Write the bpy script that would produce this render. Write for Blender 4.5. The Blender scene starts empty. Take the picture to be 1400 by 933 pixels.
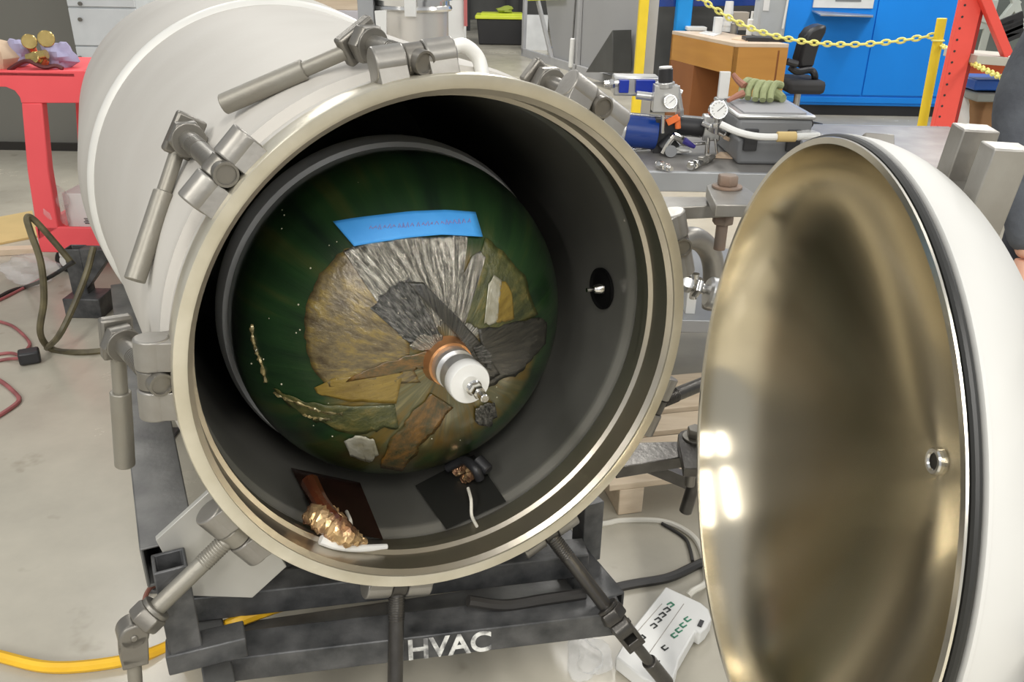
import bpy, bmesh, math, random
from mathutils import Vector, Matrix
random.seed(7)
sc = bpy.context.scene
COL = sc.collection
PI = math.pi
R_ = math.radians

# ------------------------------------------------------------------ camera, world, lights, exposure
FPX, PITCH, ROLL, CH = 1150.0, R_(25), R_(1.0), 1.5
_f = Vector((0, math.cos(PITCH), -math.sin(PITCH)))
_r0 = Vector((1, 0, 0)); _u0 = _r0.cross(_f)
_r = _r0 * math.cos(ROLL) + _u0 * math.sin(ROLL)
_u = -_r0 * math.sin(ROLL) + _u0 * math.cos(ROLL)
cam_d = bpy.data.cameras.new('camera'); cam = bpy.data.objects.new('camera', cam_d); COL.objects.link(cam)
cam.matrix_world = Matrix((( _r.x, _u.x, -_f.x, 0), (_r.y, _u.y, -_f.y, 0), (_r.z, _u.z, -_f.z, CH), (0, 0, 0, 1)))
cam_d.sensor_width = 36; cam_d.lens = 36 * FPX / 1400; cam_d.clip_start = .05; cam_d.clip_end = 200
sc.camera = cam
sc.view_settings.view_transform = 'Standard'; sc.view_settings.look = 'None'
sc.view_settings.gamma = 1; sc.view_settings.use_curve_mapping = False
sc.view_settings.exposure = 0.2

wd = bpy.data.worlds.new('world'); sc.world = wd; wd.use_nodes = True
wd.node_tree.nodes['Background'].inputs[0].default_value = (.93, .96, 1, 1)
wd.node_tree.nodes['Background'].inputs[1].default_value = .40

def lamp_strip(x, y, z, sx, sy, power):
    l = bpy.data.lights.new('ceiling_strip_light', 'AREA'); l.shape = 'RECTANGLE'; l.size = sx; l.size_y = sy
    l.energy = power; l.color = (1, .97, .92)
    o = bpy.data.objects.new('ceiling_strip_light', l); COL.objects.link(o); o.location = (x, y, z)
for (x, y, w) in [(-3.2, -6, 170), (0.6, -6, 170), (4.4, -6, 170), (-3.2, -2, 120), (0.6, -2, 120), (4.4, -2, 100), (-3.2, 2.5, 16), (0.6, 2.5, 12), (4.4, 2.5, 60),
                  (-3.2, 6.5, 65), (0.6, 6.5, 90), (4.4, 6.5, 125), (0.6, 10.5, 125), (-4, 11, 125), (5.5, 11, 125)]:
    lamp_strip(x, y, 4.6, .35, 2.6, w)

# ------------------------------------------------------------------ coordinate helpers
O = Vector((0, 0, CH))
def ray(px, py): return _f + _r * ((px - 700) / FPX) - _u * ((py - 466.5) / FPX)
def Z(px, py, z=0.0): d = ray(px, py); return O + d * ((z - CH) / d.z)
def Y(px, py, y): d = ray(px, py); return O + d * (y / d.y)
def mpp(p): return (p - O).dot(_f) / FPX
def frame(yaw, pit, c):
    n = Vector((math.sin(yaw) * math.cos(pit), -math.cos(yaw) * math.cos(pit), math.sin(pit)))
    a = Vector((0, 0, 1)).cross(n).normalized(); b = n.cross(a)
    return Matrix(((a.x, -n.x, b.x, c[0]), (a.y, -n.y, b.y, c[1]), (a.z, -n.z, b.z, c[2]), (0, 0, 0, 1)))
VM = frame(.448, .052, (-.0882, 1.3181, .8567)); VI = VM.inverted()
LM = frame(-1.5364, .0517, (.4022, 1.0562, .8301)); LI = LM.inverted()
def V(x, y, z): return VM @ Vector((x, y, z))

# ------------------------------------------------------------------ materials
MATS = {}
def mat(name, col, rough=.5, metal=0, col2=None, scale=6, bump=0, bscale=None, detail=6, stretch=None, contrast=.25, coat=0, alpha=1, trans=0, spec=.5, emit=None, rvar=0):
    if name in MATS: return MATS[name]
    m = bpy.data.materials.new(name); m.use_nodes = True; nt = m.node_tree; b = nt.nodes['Principled BSDF']
    b.inputs['Base Color'].default_value = (*col, 1); b.inputs['Roughness'].default_value = rough; b.inputs['Metallic'].default_value = metal
    b.inputs['Coat Weight'].default_value = coat; b.inputs['Alpha'].default_value = alpha; b.inputs['Transmission Weight'].default_value = trans
    b.inputs['Specular IOR Level'].default_value = spec; b.inputs['Coat Roughness'].default_value = .08
    tc = nt.nodes.new('ShaderNodeTexCoord'); mp = nt.nodes.new('ShaderNodeMapping'); nt.links.new(tc.outputs['Object'], mp.inputs[0])
    if stretch: mp.inputs['Scale'].default_value = stretch
    if col2 is None: col2 = tuple(c * .86 for c in col)
    n = nt.nodes.new('ShaderNodeTexNoise'); n.inputs['Scale'].default_value = scale; n.inputs['Detail'].default_value = detail
    nt.links.new(mp.outputs[0], n.inputs['Vector'])
    rp = nt.nodes.new('ShaderNodeValToRGB'); rp.color_ramp.elements[0].position = .5 - contrast; rp.color_ramp.elements[1].position = .5 + contrast
    rp.color_ramp.elements[0].color = (*col2, 1); rp.color_ramp.elements[1].color = (*col, 1)
    nt.links.new(n.outputs['Fac'], rp.inputs[0]); nt.links.new(rp.outputs[0], b.inputs['Base Color'])
    if rvar:
        mr = nt.nodes.new('ShaderNodeMapRange'); mr.inputs['To Min'].default_value = max(0, rough - rvar); mr.inputs['To Max'].default_value = rough + rvar
        nt.links.new(n.outputs['Fac'], mr.inputs[0]); nt.links.new(mr.outputs[0], b.inputs['Roughness'])
    if bump:
        n2 = nt.nodes.new('ShaderNodeTexNoise'); n2.inputs['Scale'].default_value = bscale or scale * 6; n2.inputs['Detail'].default_value = 4
        nt.links.new(mp.outputs[0], n2.inputs['Vector'])
        bp = nt.nodes.new('ShaderNodeBump'); bp.inputs['Strength'].default_value = bump; bp.inputs['Distance'].default_value = .01
        nt.links.new(n2.outputs['Fac'], bp.inputs['Height']); nt.links.new(bp.outputs[0], b.inputs['Normal'])
    if emit: b.inputs['Emission Color'].default_value = (*emit, 1); b.inputs['Emission Strength'].default_value = 1
    MATS[name] = m; return m

body_grey = mat('blasted_steel', (.56, .54, .495), .62, .05, (.50, .475, .43), 3, .04, 60, rvar=.05, spec=.3)
band_white = mat('weld_band', (.80, .79, .74), .45, .1)
rim_steel = mat('machined_rim', (.62, .585, .50), .34, .75, (.50, .47, .38), 9, .02, 90)
rim_face = mat('machined_face', (.70, .66, .55), .30, .7, (.54, .50, .39), 12, .02, 120)
bore_steel = mat('bore_steel', (.33, .322, .29), .40, .66, (.235, .23, .205), 5, .03, 30, rvar=.06)
lug_steel = mat('lug_steel', (.33, .318, .29), .36, .6, (.23, .215, .19), 14, .05, 80)
pin_steel = mat('pin_steel', (.22, .21, .185), .38, .7, (.20, .185, .16), 16, .05, 80)
oiled_steel = mat('oiled_steel', (.11, .105, .095), .30, .7, (.06, .055, .05), 18, .08, 90)
handle_steel = mat('handle_steel', (.28, .268, .23), .45, .55, (.26, .24, .20), 18, .08, 120)
mouth_steel = mat('mouth_steel', (.50, .46, .385), .28, .92, (.40, .365, .30), 8, .02, 60)
dark_steel = mat('dark_steel', (.05, .045, .04), .45, .5)
lid_in = mat('lid_inside_steel', (.78, .705, .55), .20, 1, (.62, .55, .40), 2.2, .02, 5, detail=3, rvar=.05)
_nt = lid_in.node_tree; _b = _nt.nodes['Principled BSDF']; _tg = _nt.nodes.new('ShaderNodeTangent'); _tg.direction_type = 'RADIAL'; _tg.axis = 'Y'
_nt.links.new(_tg.outputs[0], _b.inputs['Tangent']); _b.inputs['Anisotropic'].default_value = .9; _b.inputs['Anisotropic Rotation'].default_value = .25
lid_out = mat('lid_outside_steel', (.60, .595, .565), .56, .12, (.54, .535, .505), 4, .02, 40)
lid_edge = mat('lid_edge_steel', (.80, .76, .66), .25, .9)
rubber = mat('rubber', (.018, .018, .016), .45)
frame_black = mat('frame_black_paint', (.028, .030, .032), .42, .2, (.13, .13, .13), 16, .12, 90, contrast=.22, rvar=.1)
frame_grey = mat('frame_grey_paint', (.19, .19, .18), .42, .3, (.07, .07, .07), 10, .08, 80)
plate_grey = mat('plate_grey', (.50, .49, .45), .4, .3)
chrome = mat('bright_metal', (.80, .79, .76), .18, 1)
alum = mat('aluminium', (.62, .62, .61), .32, .8)
white_pl = mat('white_plastic', (.80, .80, .77), .4)
black_pl = mat('black_plastic', (.022, .022, .024), .42)
brass = mat('brass', (.66, .50, .20), .25, .9, (.45, .33, .12), 30)
amber_metal = mat('copper_metal', (.72, .36, .16), .3, .8)
red_pl = mat('red_cart_plastic', (.95, .115, .13), .55, 0, (.90, .10, .115), 5)
blue_paint = mat('blue_machine_paint', (0.0, .25, .84), .5, 0, (0, .225, .78), 2)
blue_dark = mat('blue_enamel', (.005, .045, .26), .25, 0, (.004, .03, .18), 8, coat=.5)
orange_wood = mat('desk_laminate', (.50, .245, .05), .5, 0, (.43, .20, .04), 2, stretch=(1, 1, 8))
brown_wood = mat('desk_dark_wood', (.28, .10, .025), .5, 0, (.22, .075, .018), 3)
pale_wood = mat('pale_timber', (.72, .60, .45), .7, 0, (.58, .46, .32), 6, .1, 40, stretch=(1, 8, 8))
yellow_pl = mat('yellow_plastic', (.90, .66, .03), .45)
yellow_chain = mat('yellow_chain_plastic', (.86, .80, .22), .45)
tape_blue = mat('blue_tape', (.045, .31, .78), .55, 0, (.07, .38, .86), 18, .1, 60)
red_paint = mat('red_rack_paint', (.90, .10, .075), .5, 0, (.84, .09, .065), 8)
grey_panel = mat('grey_panel', (.33, .33, .33), .5, 0, (.31, .31, .31), 1.2)
grey_wall = mat('wall_grey', (.20, .195, .17), .7, 0, (.185, .18, .155), 1.5)
machine_dark = mat('machine_dark', (.055, .055, .05), .55, 0, (.085, .085, .08), 3)
case_grey = mat('case_grey', (.20, .205, .21), .45, 0, (.17, .175, .18), 3)
case_black = mat('case_black', (.03, .03, .032), .45)
bench_grey = mat('bench_steel', (.36, .37, .38), .4, .3, (.30, .31, .32), 5)
bench_top_m = mat('bench_top_worn', (.30, .29, .27), .4, .3, (.16, .15, .14), 9, .05, 60)
glove_green = mat('glove_fabric', (.38, .42, .22), .85, 0, (.26, .29, .14), 25, .3, 90)
skin_m = mat('skin', (.72, .42, .30), .5, 0, (.66, .36, .25), 12)
shirt_m = mat('shirt_fabric', (.105, .115, .13), .85, 0, (.06, .065, .078), 14, .25, 60, contrast=.3)
trouser_m = mat('trouser_fabric', (.03, .034, .045), .85)
hair_m = mat('hair', (.05, .03, .02), .7)
cable_brown = mat('hose_olive', (.17, .145, .075), .5, 0, (.06, .05, .03), 20)
cable_orange = mat('hose_orange', (.52, .20, .05), .5)
cable_black = mat('cable_black', (.03, .028, .026), .45)
cable_pink = mat('cable_pink', (.45, .13, .13), .5, 0, (.16, .05, .05), 10)
cable_yellow = mat('hose_yellow', (.86, .52, .03), .42, 0, (.72, .40, .02), 14)
cable_white = mat('cable_white', (.74, .71, .62), .45)
gold_film = mat('gold_film', (.72, .50, .26), .25, .7, (.30, .16, .09), 26, .6, 26, contrast=.08)
amber_film = mat('amber_film', (.12, .030, .010), .18, .2, (.05, .015, .008), 6, coat=.6)
dark_slot = mat('slot_dark', (.03, .035, .032), .6)
slot_green = mat('slot_green', (.05, .26, .15), .6)
clear_bag = mat('clear_bag', (.85, .86, .85), .18, 0, alpha=.25, bump=.6, bscale=30)
white_paint = mat('white_stencil_paint', (.80, .80, .76), .6, 0, (.18, .18, .18), 34, contrast=.09)
lavender = mat('lavender_cloth', (.42, .40, .58), .8, 0, (.33, .31, .46), 10, .3, 30)
tan_paper = mat('tan_paper', (.66, .50, .36), .8, 0, (.55, .41, .28), 6, .3, 20)
cardboard = mat('cardboard', (.62, .46, .20), .8)
sign_white = mat('sign_white', (.72, .73, .72), .5)
lime_pl = mat('lime_lid', (.72, .80, .06), .45)
rust = mat('rusty_steel', (.28, .17, .11), .7, .3, (.20, .19, .17), 14, .1, 60)
tan_cloth = mat('leather_tan', (.40, .18, .12), .7)
orange_pl = mat('orange_plastic', (.88, .20, .05), .4)

def floor_mat():
    m = bpy.data.materials.new('sealed_concrete'); m.use_nodes = True; nt = m.node_tree; b = nt.nodes['Principled BSDF']
    tc = nt.nodes.new('ShaderNodeTexCoord')
    n = nt.nodes.new('ShaderNodeTexNoise'); n.inputs['Scale'].default_value = 1.1; n.inputs['Detail'].default_value = 7; n.inputs['Roughness'].default_value = .62
    n3 = nt.nodes.new('ShaderNodeTexNoise'); n3.inputs['Scale'].default_value = 5.5; n3.inputs['Detail'].default_value = 4
    for q in (n, n3): nt.links.new(tc.outputs['Object'], q.inputs['Vector'])
    rp = nt.nodes.new('ShaderNodeValToRGB'); e = rp.color_ramp.elements
    e[0].position = .3; e[0].color = (.37, .345, .285, 1); e[1].position = .62; e[1].color = (.53, .495, .405, 1)
    nt.links.new(n.outputs['Fac'], rp.inputs[0])
    r2 = nt.nodes.new('ShaderNodeValToRGB'); r2.color_ramp.elements[0].position = .26; r2.color_ramp.elements[1].position = .36
    r2.color_ramp.elements[0].color = (.70, .68, .64, 1); r2.color_ramp.elements[1].color = (1, 1, 1, 1)
    nt.links.new(n3.outputs['Fac'], r2.inputs[0])
    mx = nt.nodes.new('ShaderNodeMix'); mx.data_type = 'RGBA'; mx.blend_type = 'MULTIPLY'; mx.inputs[0].default_value = 1
    nt.links.new(rp.outputs[0], mx.inputs[6]); nt.links.new(r2.outputs[0], mx.inputs[7]); nt.links.new(mx.outputs[2], b.inputs['Base Color'])
    mr = nt.nodes.new('ShaderNodeMapRange'); mr.inputs['To Min'].default_value = .14; mr.inputs['To Max'].default_value = .36
    nt.links.new(n.outputs['Fac'], mr.inputs[0]); nt.links.new(mr.outputs[0], b.inputs['Roughness'])
    return m

def tank_mat():
    """composite overwrap: dark green outside, amber and grey windings towards the pole (object space, pole on the y axis)"""
    m = bpy.data.materials.new('composite_overwrap'); m.use_nodes = True; nt = m.node_tree; b = nt.nodes['Principled BSDF']
    N = nt.nodes.new; Lk = nt.links.new
    tc = N('ShaderNodeTexCoord'); sp = N('ShaderNodeSeparateXYZ'); Lk(tc.outputs['Object'], sp.inputs[0])
    def math_(op, a, b_=None):
        k = N('ShaderNodeMath'); k.operation = op
        for i, v in enumerate((a, b_)):
            if v is None: continue
            if isinstance(v, (int, float)): k.inputs[i].default_value = v
            else: Lk(v, k.inputs[i])
        return k.outputs[0]
    x, z = sp.outputs[0], sp.outputs[2]
    ang = math_('ARCTAN2', z, x)
    rho = math_('SQRT', math_('ADD', math_('MULTIPLY', x, x), math_('MULTIPLY', z, z)))
    def noise(scale, detail=4, vec=None, rough=.5):
        n = N('ShaderNodeTexNoise'); n.inputs['Scale'].default_value = scale; n.inputs['Detail'].default_value = detail; n.inputs['Roughness'].default_value = rough
        Lk(vec or tc.outputs['Object'], n.inputs['Vector']); return n.outputs['Fac']
    def ramp(f, stops):
        r = N('ShaderNodeValToRGB'); Lk(f, r.inputs[0]); els = r.color_ramp.elements
        while len(els) < len(stops): els.new(.5)
        for e, (p, c) in zip(els, stops): e.position = p; e.color = (*c, 1) if len(c) == 3 else c
        return r.outputs[0]
    def mix(f, a, c):
        k = N('ShaderNodeMix'); k.data_type = 'RGBA'
        if isinstance(f, (int, float)): k.inputs[0].default_value = f
        else: Lk(f, k.inputs[0])
        Lk(a, k.inputs[6]); Lk(c, k.inputs[7]); return k.outputs[2]
    pol = N('ShaderNodeCombineXYZ'); Lk(math_('MULTIPLY', ang, 3.2), pol.inputs[0]); Lk(math_('MULTIPLY', rho, 2.2), pol.inputs[1])
    pol2 = N('ShaderNodeCombineXYZ'); Lk(math_('MULTIPLY', ang, 11), pol2.inputs[0]); Lk(math_('MULTIPLY', rho, 3.0), pol2.inputs[1])
    rr = math_('ADD', rho, math_('MULTIPLY', math_('SUBTRACT', noise(6, 3), .5), .09))
    green = ramp(noise(1.6, 4, pol.outputs[0]), [(.30, (.006, .016, .010)), (.55, (.018, .052, .016)), (.75, (.065, .075, .02))])
    amber = ramp(noise(1.9, 3, pol.outputs[0]), [(.30, (.030, .040, .018)), (.44, (.15, .10, .018)), (.56, (.10, .10, .045)), (.66, (.20, .17, .075)), (.78, (.30, .21, .05))])
    silver = ramp(noise(2.6, 5, pol2.outputs[0], .7), [(.36, (.035, .035, .03)), (.50, (.16, .15, .12)), (.62, (.50, .48, .40))])
    base = mix(ramp(rr, [(.205, (1, 1, 1)), (.235, (0, 0, 0))]), green, amber)
    # silvery crimped windings lie in the upper part of the cap only
    up = math_('ADD', math_('MULTIPLY', z, 5.0), math_('MULTIPLY', math_('SUBTRACT', noise(5, 2), .5), 1.2))
    fs = math_('MULTIPLY', ramp(up, [(.18, (0, 0, 0)), (.36, (1, 1, 1))]), ramp(rr, [(.155, (1, 1, 1)), (.19, (0, 0, 0))]))
    base = mix(fs, base, silver)
    low = ramp(math_('ADD', math_('MULTIPLY', z, -4.0), math_('MULTIPLY', math_('SUBTRACT', noise(4, 4), .5), 3.0)), [(.5, (0, 0, 0)), (.9, (.75, .75, .75))])
    rustc = N('ShaderNodeRGB'); rustc.outputs[0].default_value = (.16, .075, .018, 1)
    base = mix(math_('MULTIPLY', low, ramp(rr, [(.24, (1, 1, 1)), (.33, (0, 0, 0))])), base, rustc.outputs[0])
    Lk(base, b.inputs['Base Color'])
    b.inputs['Roughness'].default_value = .3; b.inputs['Coat Weight'].default_value = .55; b.inputs['Coat Roughness'].default_value = .12
    b.inputs['Metallic'].default_value = .15
    bp = N('ShaderNodeBump'); bp.inputs['Strength'].default_value = .55; bp.inputs['Distance'].default_value = .012
    hgt = math_('ADD', math_('MULTIPLY', noise(3.2, 4, pol2.outputs[0], .6), math_('ADD', math_('MULTIPLY', fs, 1.6), .10)), math_('MULTIPLY', noise(14, 3), .22))
    Lk(hgt, bp.inputs['Height']); Lk(bp.outputs[0], b.inputs['Normal'])
    Lk(bp.outputs[0], b.inputs['Coat Normal'])
    return m

# ------------------------------------------------------------------ mesh helpers
def new(): return bmesh.new()
def frm(z, up=None):
    z = Vector(z).normalized(); up = Vector(up) if up is not None else (Vector((0, 0, 1)) if abs(z.z) < .95 else Vector((1, 0, 0)))
    x = up.cross(z)
    if x.length < 1e-6: x = Vector((1, 0, 0)).cross(z)
    x.normalize(); y = z.cross(x); return x, y, z
def box(bm, c, s, rot=None):
    """c centre, s full size, rot 3x3"""
    vs = []
    for i in (-1, 1):
        for j in (-1, 1):
            for k in (-1, 1):
                v = Vector((i * s[0] / 2, j * s[1] / 2, k * s[2] / 2))
                if rot is not None: v = rot @ v
                vs.append(bm.verts.new(Vector(c) + v))
    for f in ((0, 1, 3, 2), (4, 6, 7, 5), (0, 4, 5, 1), (2, 3, 7, 6), (0, 2, 6, 4), (1, 5, 7, 3)): bm.faces.new([vs[q] for q in f])
def bar(bm, p0, p1, w, h, up=(0, 0, 1)):
    """solid rectangular bar from p0 to p1, w sideways, h along up"""
    p0, p1 = Vector(p0), Vector(p1); x, y, z = frm(p1 - p0, up)
    vs = []
    for p in (p0, p1):
        for (i, j) in ((-1, -1), (1, -1), (1, 1), (-1, 1)): vs.append(bm.verts.new(p + x * i * w / 2 + y * j * h / 2))
    for f in ((3, 2, 1, 0), (4, 5, 6, 7), (0, 1, 5, 4), (1, 2, 6, 5), (2, 3, 7, 6), (3, 0, 4, 7)): bm.faces.new([vs[q] for q in f])
def sqtube(bm, p0, p1, w, h, t=.005, up=(0, 0, 1)):
    """hollow rectangular tube, open at both ends"""
    p0, p1 = Vector(p0), Vector(p1); x, y, z = frm(p1 - p0, up); rings = []
    for p in (p0, p1):
        for (a, b) in ((w / 2, h / 2), (w / 2 - t, h / 2 - t)):
            rings.append([bm.verts.new(p + x * i * a + y * j * b) for (i, j) in ((-1, -1), (1, -1), (1, 1), (-1, 1))])
    o0, i0, o1, i1 = rings
    for k in range(4):
        n = (k + 1) % 4
        bm.faces.new((o0[k], o0[n], o1[n], o1[k])); bm.faces.new((i0[n], i0[k], i1[k], i1[n]))
        bm.faces.new((o0[n], o0[k], i0[k], i0[n])); bm.faces.new((o1[k], o1[n], i1[n], i1[k]))
def cyl(bm, p0, p1, r, r2=None, n=24, bev=0):
    p0, p1 = Vector(p0), Vector(p1); L = (p1 - p0).length
    if L < 1e-6: return
    r2 = r if r2 is None else r2
    b = min(bev, L * .4)
    prof = [(0, 0), (r - b, 0), (r, b), (r2, L - b), (r2 - b, L), (0, L)] if b else [(0, 0), (r, 0), (r2, L), (0, L)]
    lathe(bm, prof, p0, p1 - p0, n)
def lathe(bm, prof, o=(0, 0, 0), axis=(0, 1, 0), n=48, closed=False):
    """prof list of (radius, along)"""
    o = Vector(o); x, y, z = frm(axis); rings = []
    for (r, h) in prof:
        if r < 1e-7: rings.append([bm.verts.new(o + z * h)])
        else: rings.append([bm.verts.new(o + z * h + (x * math.cos(2 * PI * k / n) + y * math.sin(2 * PI * k / n)) * r) for k in range(n)])
    pairs = list(zip(rings, rings[1:]));
    if closed: pairs.append((rings[-1], rings[0]))
    for A, B in pairs:
        for k in range(n):
            q = (k + 1) % n
            try:
                if len(A) == 1 and len(B) == 1: continue
                if len(A) == 1: bm.faces.new((A[0], B[k], B[q]))
                elif len(B) == 1: bm.faces.new((A[k], B[0], A[q]))
                else: bm.faces.new((A[k], B[k], B[q], A[q]))
            except ValueError: pass
def hexn(bm, p0, p1, r, n=6): lathe(bm, [(0, 0), (r * .92, 0), (r, (Vector(p1) - Vector(p0)).length * .15), (r, (Vector(p1) - Vector(p0)).length * .85), (r * .92, (Vector(p1) - Vector(p0)).length), (0, (Vector(p1) - Vector(p0)).length)], p0, Vector(p1) - Vector(p0), n)
def spline(pts, k=8):
    pts = [Vector(p) for p in pts]; out = []; P = [pts[0] * 2 - pts[1]] + pts + [pts[-1] * 2 - pts[-2]]
    for i in range(1, len(P) - 2):
        for s in range(k):
            t = s / k; a, b, c, d = P[i - 1], P[i], P[i + 1], P[i + 2]
            out.append(.5 * ((2 * b) + (c - a) * t + (2 * a - 5 * b + 4 * c - d) * t * t + (3 * b - a - 3 * c + d) * t ** 3))
    out.append(pts[-1]); return out
def pipe(bm, pts, r, n=10, smooth=True, k=8):
    if smooth and len(pts) > 2: pts = spline(pts, k)
    pts = [Vector(p) for p in pts]; rings = []; pu = None
    for i, p in enumerate(pts):
        t = (pts[min(i + 1, len(pts) - 1)] - pts[max(i - 1, 0)]).normalized()
        if pu is None: x, y, _ = frm(t)
        else:
            x = (pu - t * pu.dot(t)).normalized(); y = t.cross(x)
        pu = x; rr = r(i / (len(pts) - 1)) if callable(r) else r
        rings.append([bm.verts.new(p + (x * math.cos(2 * PI * q / n) + y * math.sin(2 * PI * q / n)) * rr) for q in range(n)])
    for A, B in zip(rings, rings[1:]):
        for q in range(n): bm.faces.new((A[q], A[(q + 1) % n], B[(q + 1) % n], B[q]))
    bm.faces.new(rings[0][::-1]); bm.faces.new(rings[-1])
def prism(bm, pts, off):
    """polygon of 3D points extruded by off"""
    off = Vector(off); a = [bm.verts.new(Vector(p)) for p in pts]; b = [bm.verts.new(Vector(p) + off) for p in pts]; n = len(a)
    bm.faces.new(a[::-1]); bm.faces.new(b)
    for i in range(n): bm.faces.new((a[i], a[(i + 1) % n], b[(i + 1) % n], b[i]))
def torus(bm, c, R, r, axis, n=20, m=8, sx=1.0):
    x, y, z = frm(axis); c = Vector(c); rings = []
    for i in range(n):
        a = 2 * PI * i / n; d = x * math.cos(a) * sx + y * math.sin(a); p = c + d * R; dn = (x * math.cos(a) + y * math.sin(a))
        rings.append([bm.verts.new(p + dn * r * math.cos(2 * PI * j / m) + z * r * math.sin(2 * PI * j / m)) for j in range(m)])
    for i in range(n):
        A, B = rings[i], rings[(i + 1) % n]
        for j in range(m): bm.faces.new((A[j], A[(j + 1) % m], B[(j + 1) % m], B[j]))
def blob(bm, c, r, s=(1, 1, 1), amp=.15, n=10, seed=0):
    rnd = random.Random(seed); ph = [rnd.uniform(0, 6) for _ in range(6)]; c = Vector(c); rings = []
    for i in range(n + 1):
        th = PI * i / n; row = []
        for j in range(1 if i in (0, n) else 2 * n):
            p = 2 * PI * j / (2 * n); d = Vector((math.sin(th) * math.cos(p), math.sin(th) * math.sin(p), math.cos(th)))
            k = 1 + amp * (math.sin(3 * d.x + ph[0]) * math.sin(4 * d.y + ph[1]) + math.sin(5 * d.z + ph[2] + 3 * d.x))
            row.append(bm.verts.new(c + Vector((d.x * s[0], d.y * s[1], d.z * s[2])) * r * k))
        rings.append(row)
    for A, B in zip(rings, rings[1:]):
        m = 2 * n
        for j in range(m):
            q = (j + 1) % m
            if len(A) == 1: bm.faces.new((A[0], B[j], B[q]))
            elif len(B) == 1: bm.faces.new((A[j], B[0], A[q]))
            else: bm.faces.new((A[j], B[j], B[q], A[q]))

def obj(name, bm, m, parent=None, bev=0, ang=35, label=None, kind=None, world=False, seg=2):
    """one mesh object; with world=True the bmesh is in world space and is taken into the parent's space"""
    bmesh.ops.recalc_face_normals(bm, faces=bm.faces)
    if world and parent is not None: bm.transform(WORLD_INV[parent.name])
    me = bpy.data.meshes.new(name); bm.to_mesh(me); bm.free()
    for p in me.polygons: p.use_smooth = True
    me.set_sharp_from_angle(angle=R_(ang)); me.materials.append(m)
    o = bpy.data.objects.new(name, me); COL.objects.link(o)
    if parent is not None: o.parent = parent; WORLD_INV[o.name] = WORLD_INV.get(parent.name, Matrix())
    else: WORLD_INV[o.name] = Matrix()
    if bev:
        b = o.modifiers.new('bevel', 'BEVEL'); b.width = bev; b.segments = seg; b.limit_method = 'ANGLE'; b.angle_limit = R_(40)
    if label: o['label'] = label
    if kind: o['kind'] = kind
    return o
WORLD_INV = {}
def empty(name, loc, label, cat, group=None, M=None):
    o = bpy.data.objects.new(name, None); COL.objects.link(o); o.empty_display_size = .05
    mw = M if M is not None else Matrix.Translation(Vector(loc)); o.matrix_world = mw; WORLD_INV[o.name] = mw.inverted()
    o['label'] = label; o['category'] = cat
    if group: o['group'] = group
    return o
def tag(o, label, cat, group=None, kind=None):
    o['label'] = label; o['category'] = cat
    if group: o['group'] = group
    if kind: o['kind'] = kind
    return o
def struct(name, bm, m, bev=0):
    o = obj(name, bm, m, None, bev); o['kind'] = 'structure'; return o

# ================================================================== THE SETTING
bm = new(); box(bm, (0, 9, -.05), (34, 30, .1)); struct('floor', bm, floor_mat())
bm = new(); box(bm, (-6.2, 6.75, 1.6), (7.4, .2, 3.2)); struct('wall_left', bm, grey_wall)
bm = new(); box(bm, (-6.2, 6.63, .03), (7.4, .03, .06)); struct('baseboard_left', bm, dark_steel)
bm = new(); box(bm, (0, 22, 2.5), (34, .2, 5)); struct('wall_back', bm, grey_wall)

# ================================================================== PRESSURE VESSEL
vessel = empty('pressure_vessel', (0, 0, 0), 'large horizontal grey steel pressure vessel with open round mouth and swing bolts', 'pressure vessel', M=VM)
bm = new()
lathe(bm, [(.4478, .062), (.468, .062), (.468, .085), (.460, .09), (.460, .13), (.476, .137), (.476, .185), (.484, .20), (.500, .52), (.530, 1.0), (.553, 1.40), (.560, 1.455),
           (.560, 1.52), (.590, 1.60), (.604, 1.75), (.606, 3.1), (.57, 3.35), (.45, 3.52), (.25, 3.62), (0, 3.66), (0, 3.60), (.44, 3.4), (.46, 3.2), (.47, 1.0), (.452, .2), (.4478, .1)], n=128)
obj('shell', bm, body_grey, vessel, ang=50)
bm = new(); lathe(bm, [(.4472, 0), (.452, -.0015), (.468, -.0015), (.470, .002), (.470, .058), (.466, .0615), (.4472, .0615)], n=128, closed=True); obj('mouth_rim', bm, rim_face, vessel, ang=30)
bm = new(); lathe(bm, [(.555, 1.455), (.570, 1.46), (.578, 1.475), (.578, 1.495), (.570, 1.512), (.555, 1.516)], n=128, closed=True); obj('weld_band', bm, band_white, vessel, ang=60)
bm = new(); lathe(bm, [(.4471, .004), (.4385, .012), (.4385, .060), (.4310, .066), (.4310, .080), (.4395, .088), (.4395, .118), (.4420, .119), (.4471, .119)], n=128, closed=True); obj('mouth_step_ring', bm, mouth_steel, vessel, ang=40)
bm = new(); lathe(bm, [(.4467, .120), (.4395, .120), (.4395, .13), (.4330, .14), (.4330, .155), (.4400, .172), (.4400, 1.30), (.30, 1.42), (0, 1.45),
                       (0, 1.455), (.31, 1.425), (.4467, 1.31)], n=128, closed=True)
obj('bore_liner', bm, bore_steel, vessel, ang=40)
# port in the bore wall
def on(th, r, y): t = R_(th); return Vector((r * math.cos(t), y, r * math.sin(t)))
pc = on(-2.5, .4368, .25)
bm = new(); lathe(bm, [(0, .0), (.042, .0), (.046, -.006), (.046, .0)], pc, on(-2.5, 1, 0), 40); pt = obj('side_port', bm, mat('port_black', (.004, .004, .004), .8, spec=.1), vessel)
bm = new(); cyl(bm, pc, pc - on(-2.5, .022, 0), .014, .009, 20, .002); cyl(bm, pc - on(-2.5, .02, 0), pc - on(-2.5, .04, 0), .005, n=12); obj('port_plug', bm, chrome, pt)

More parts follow.
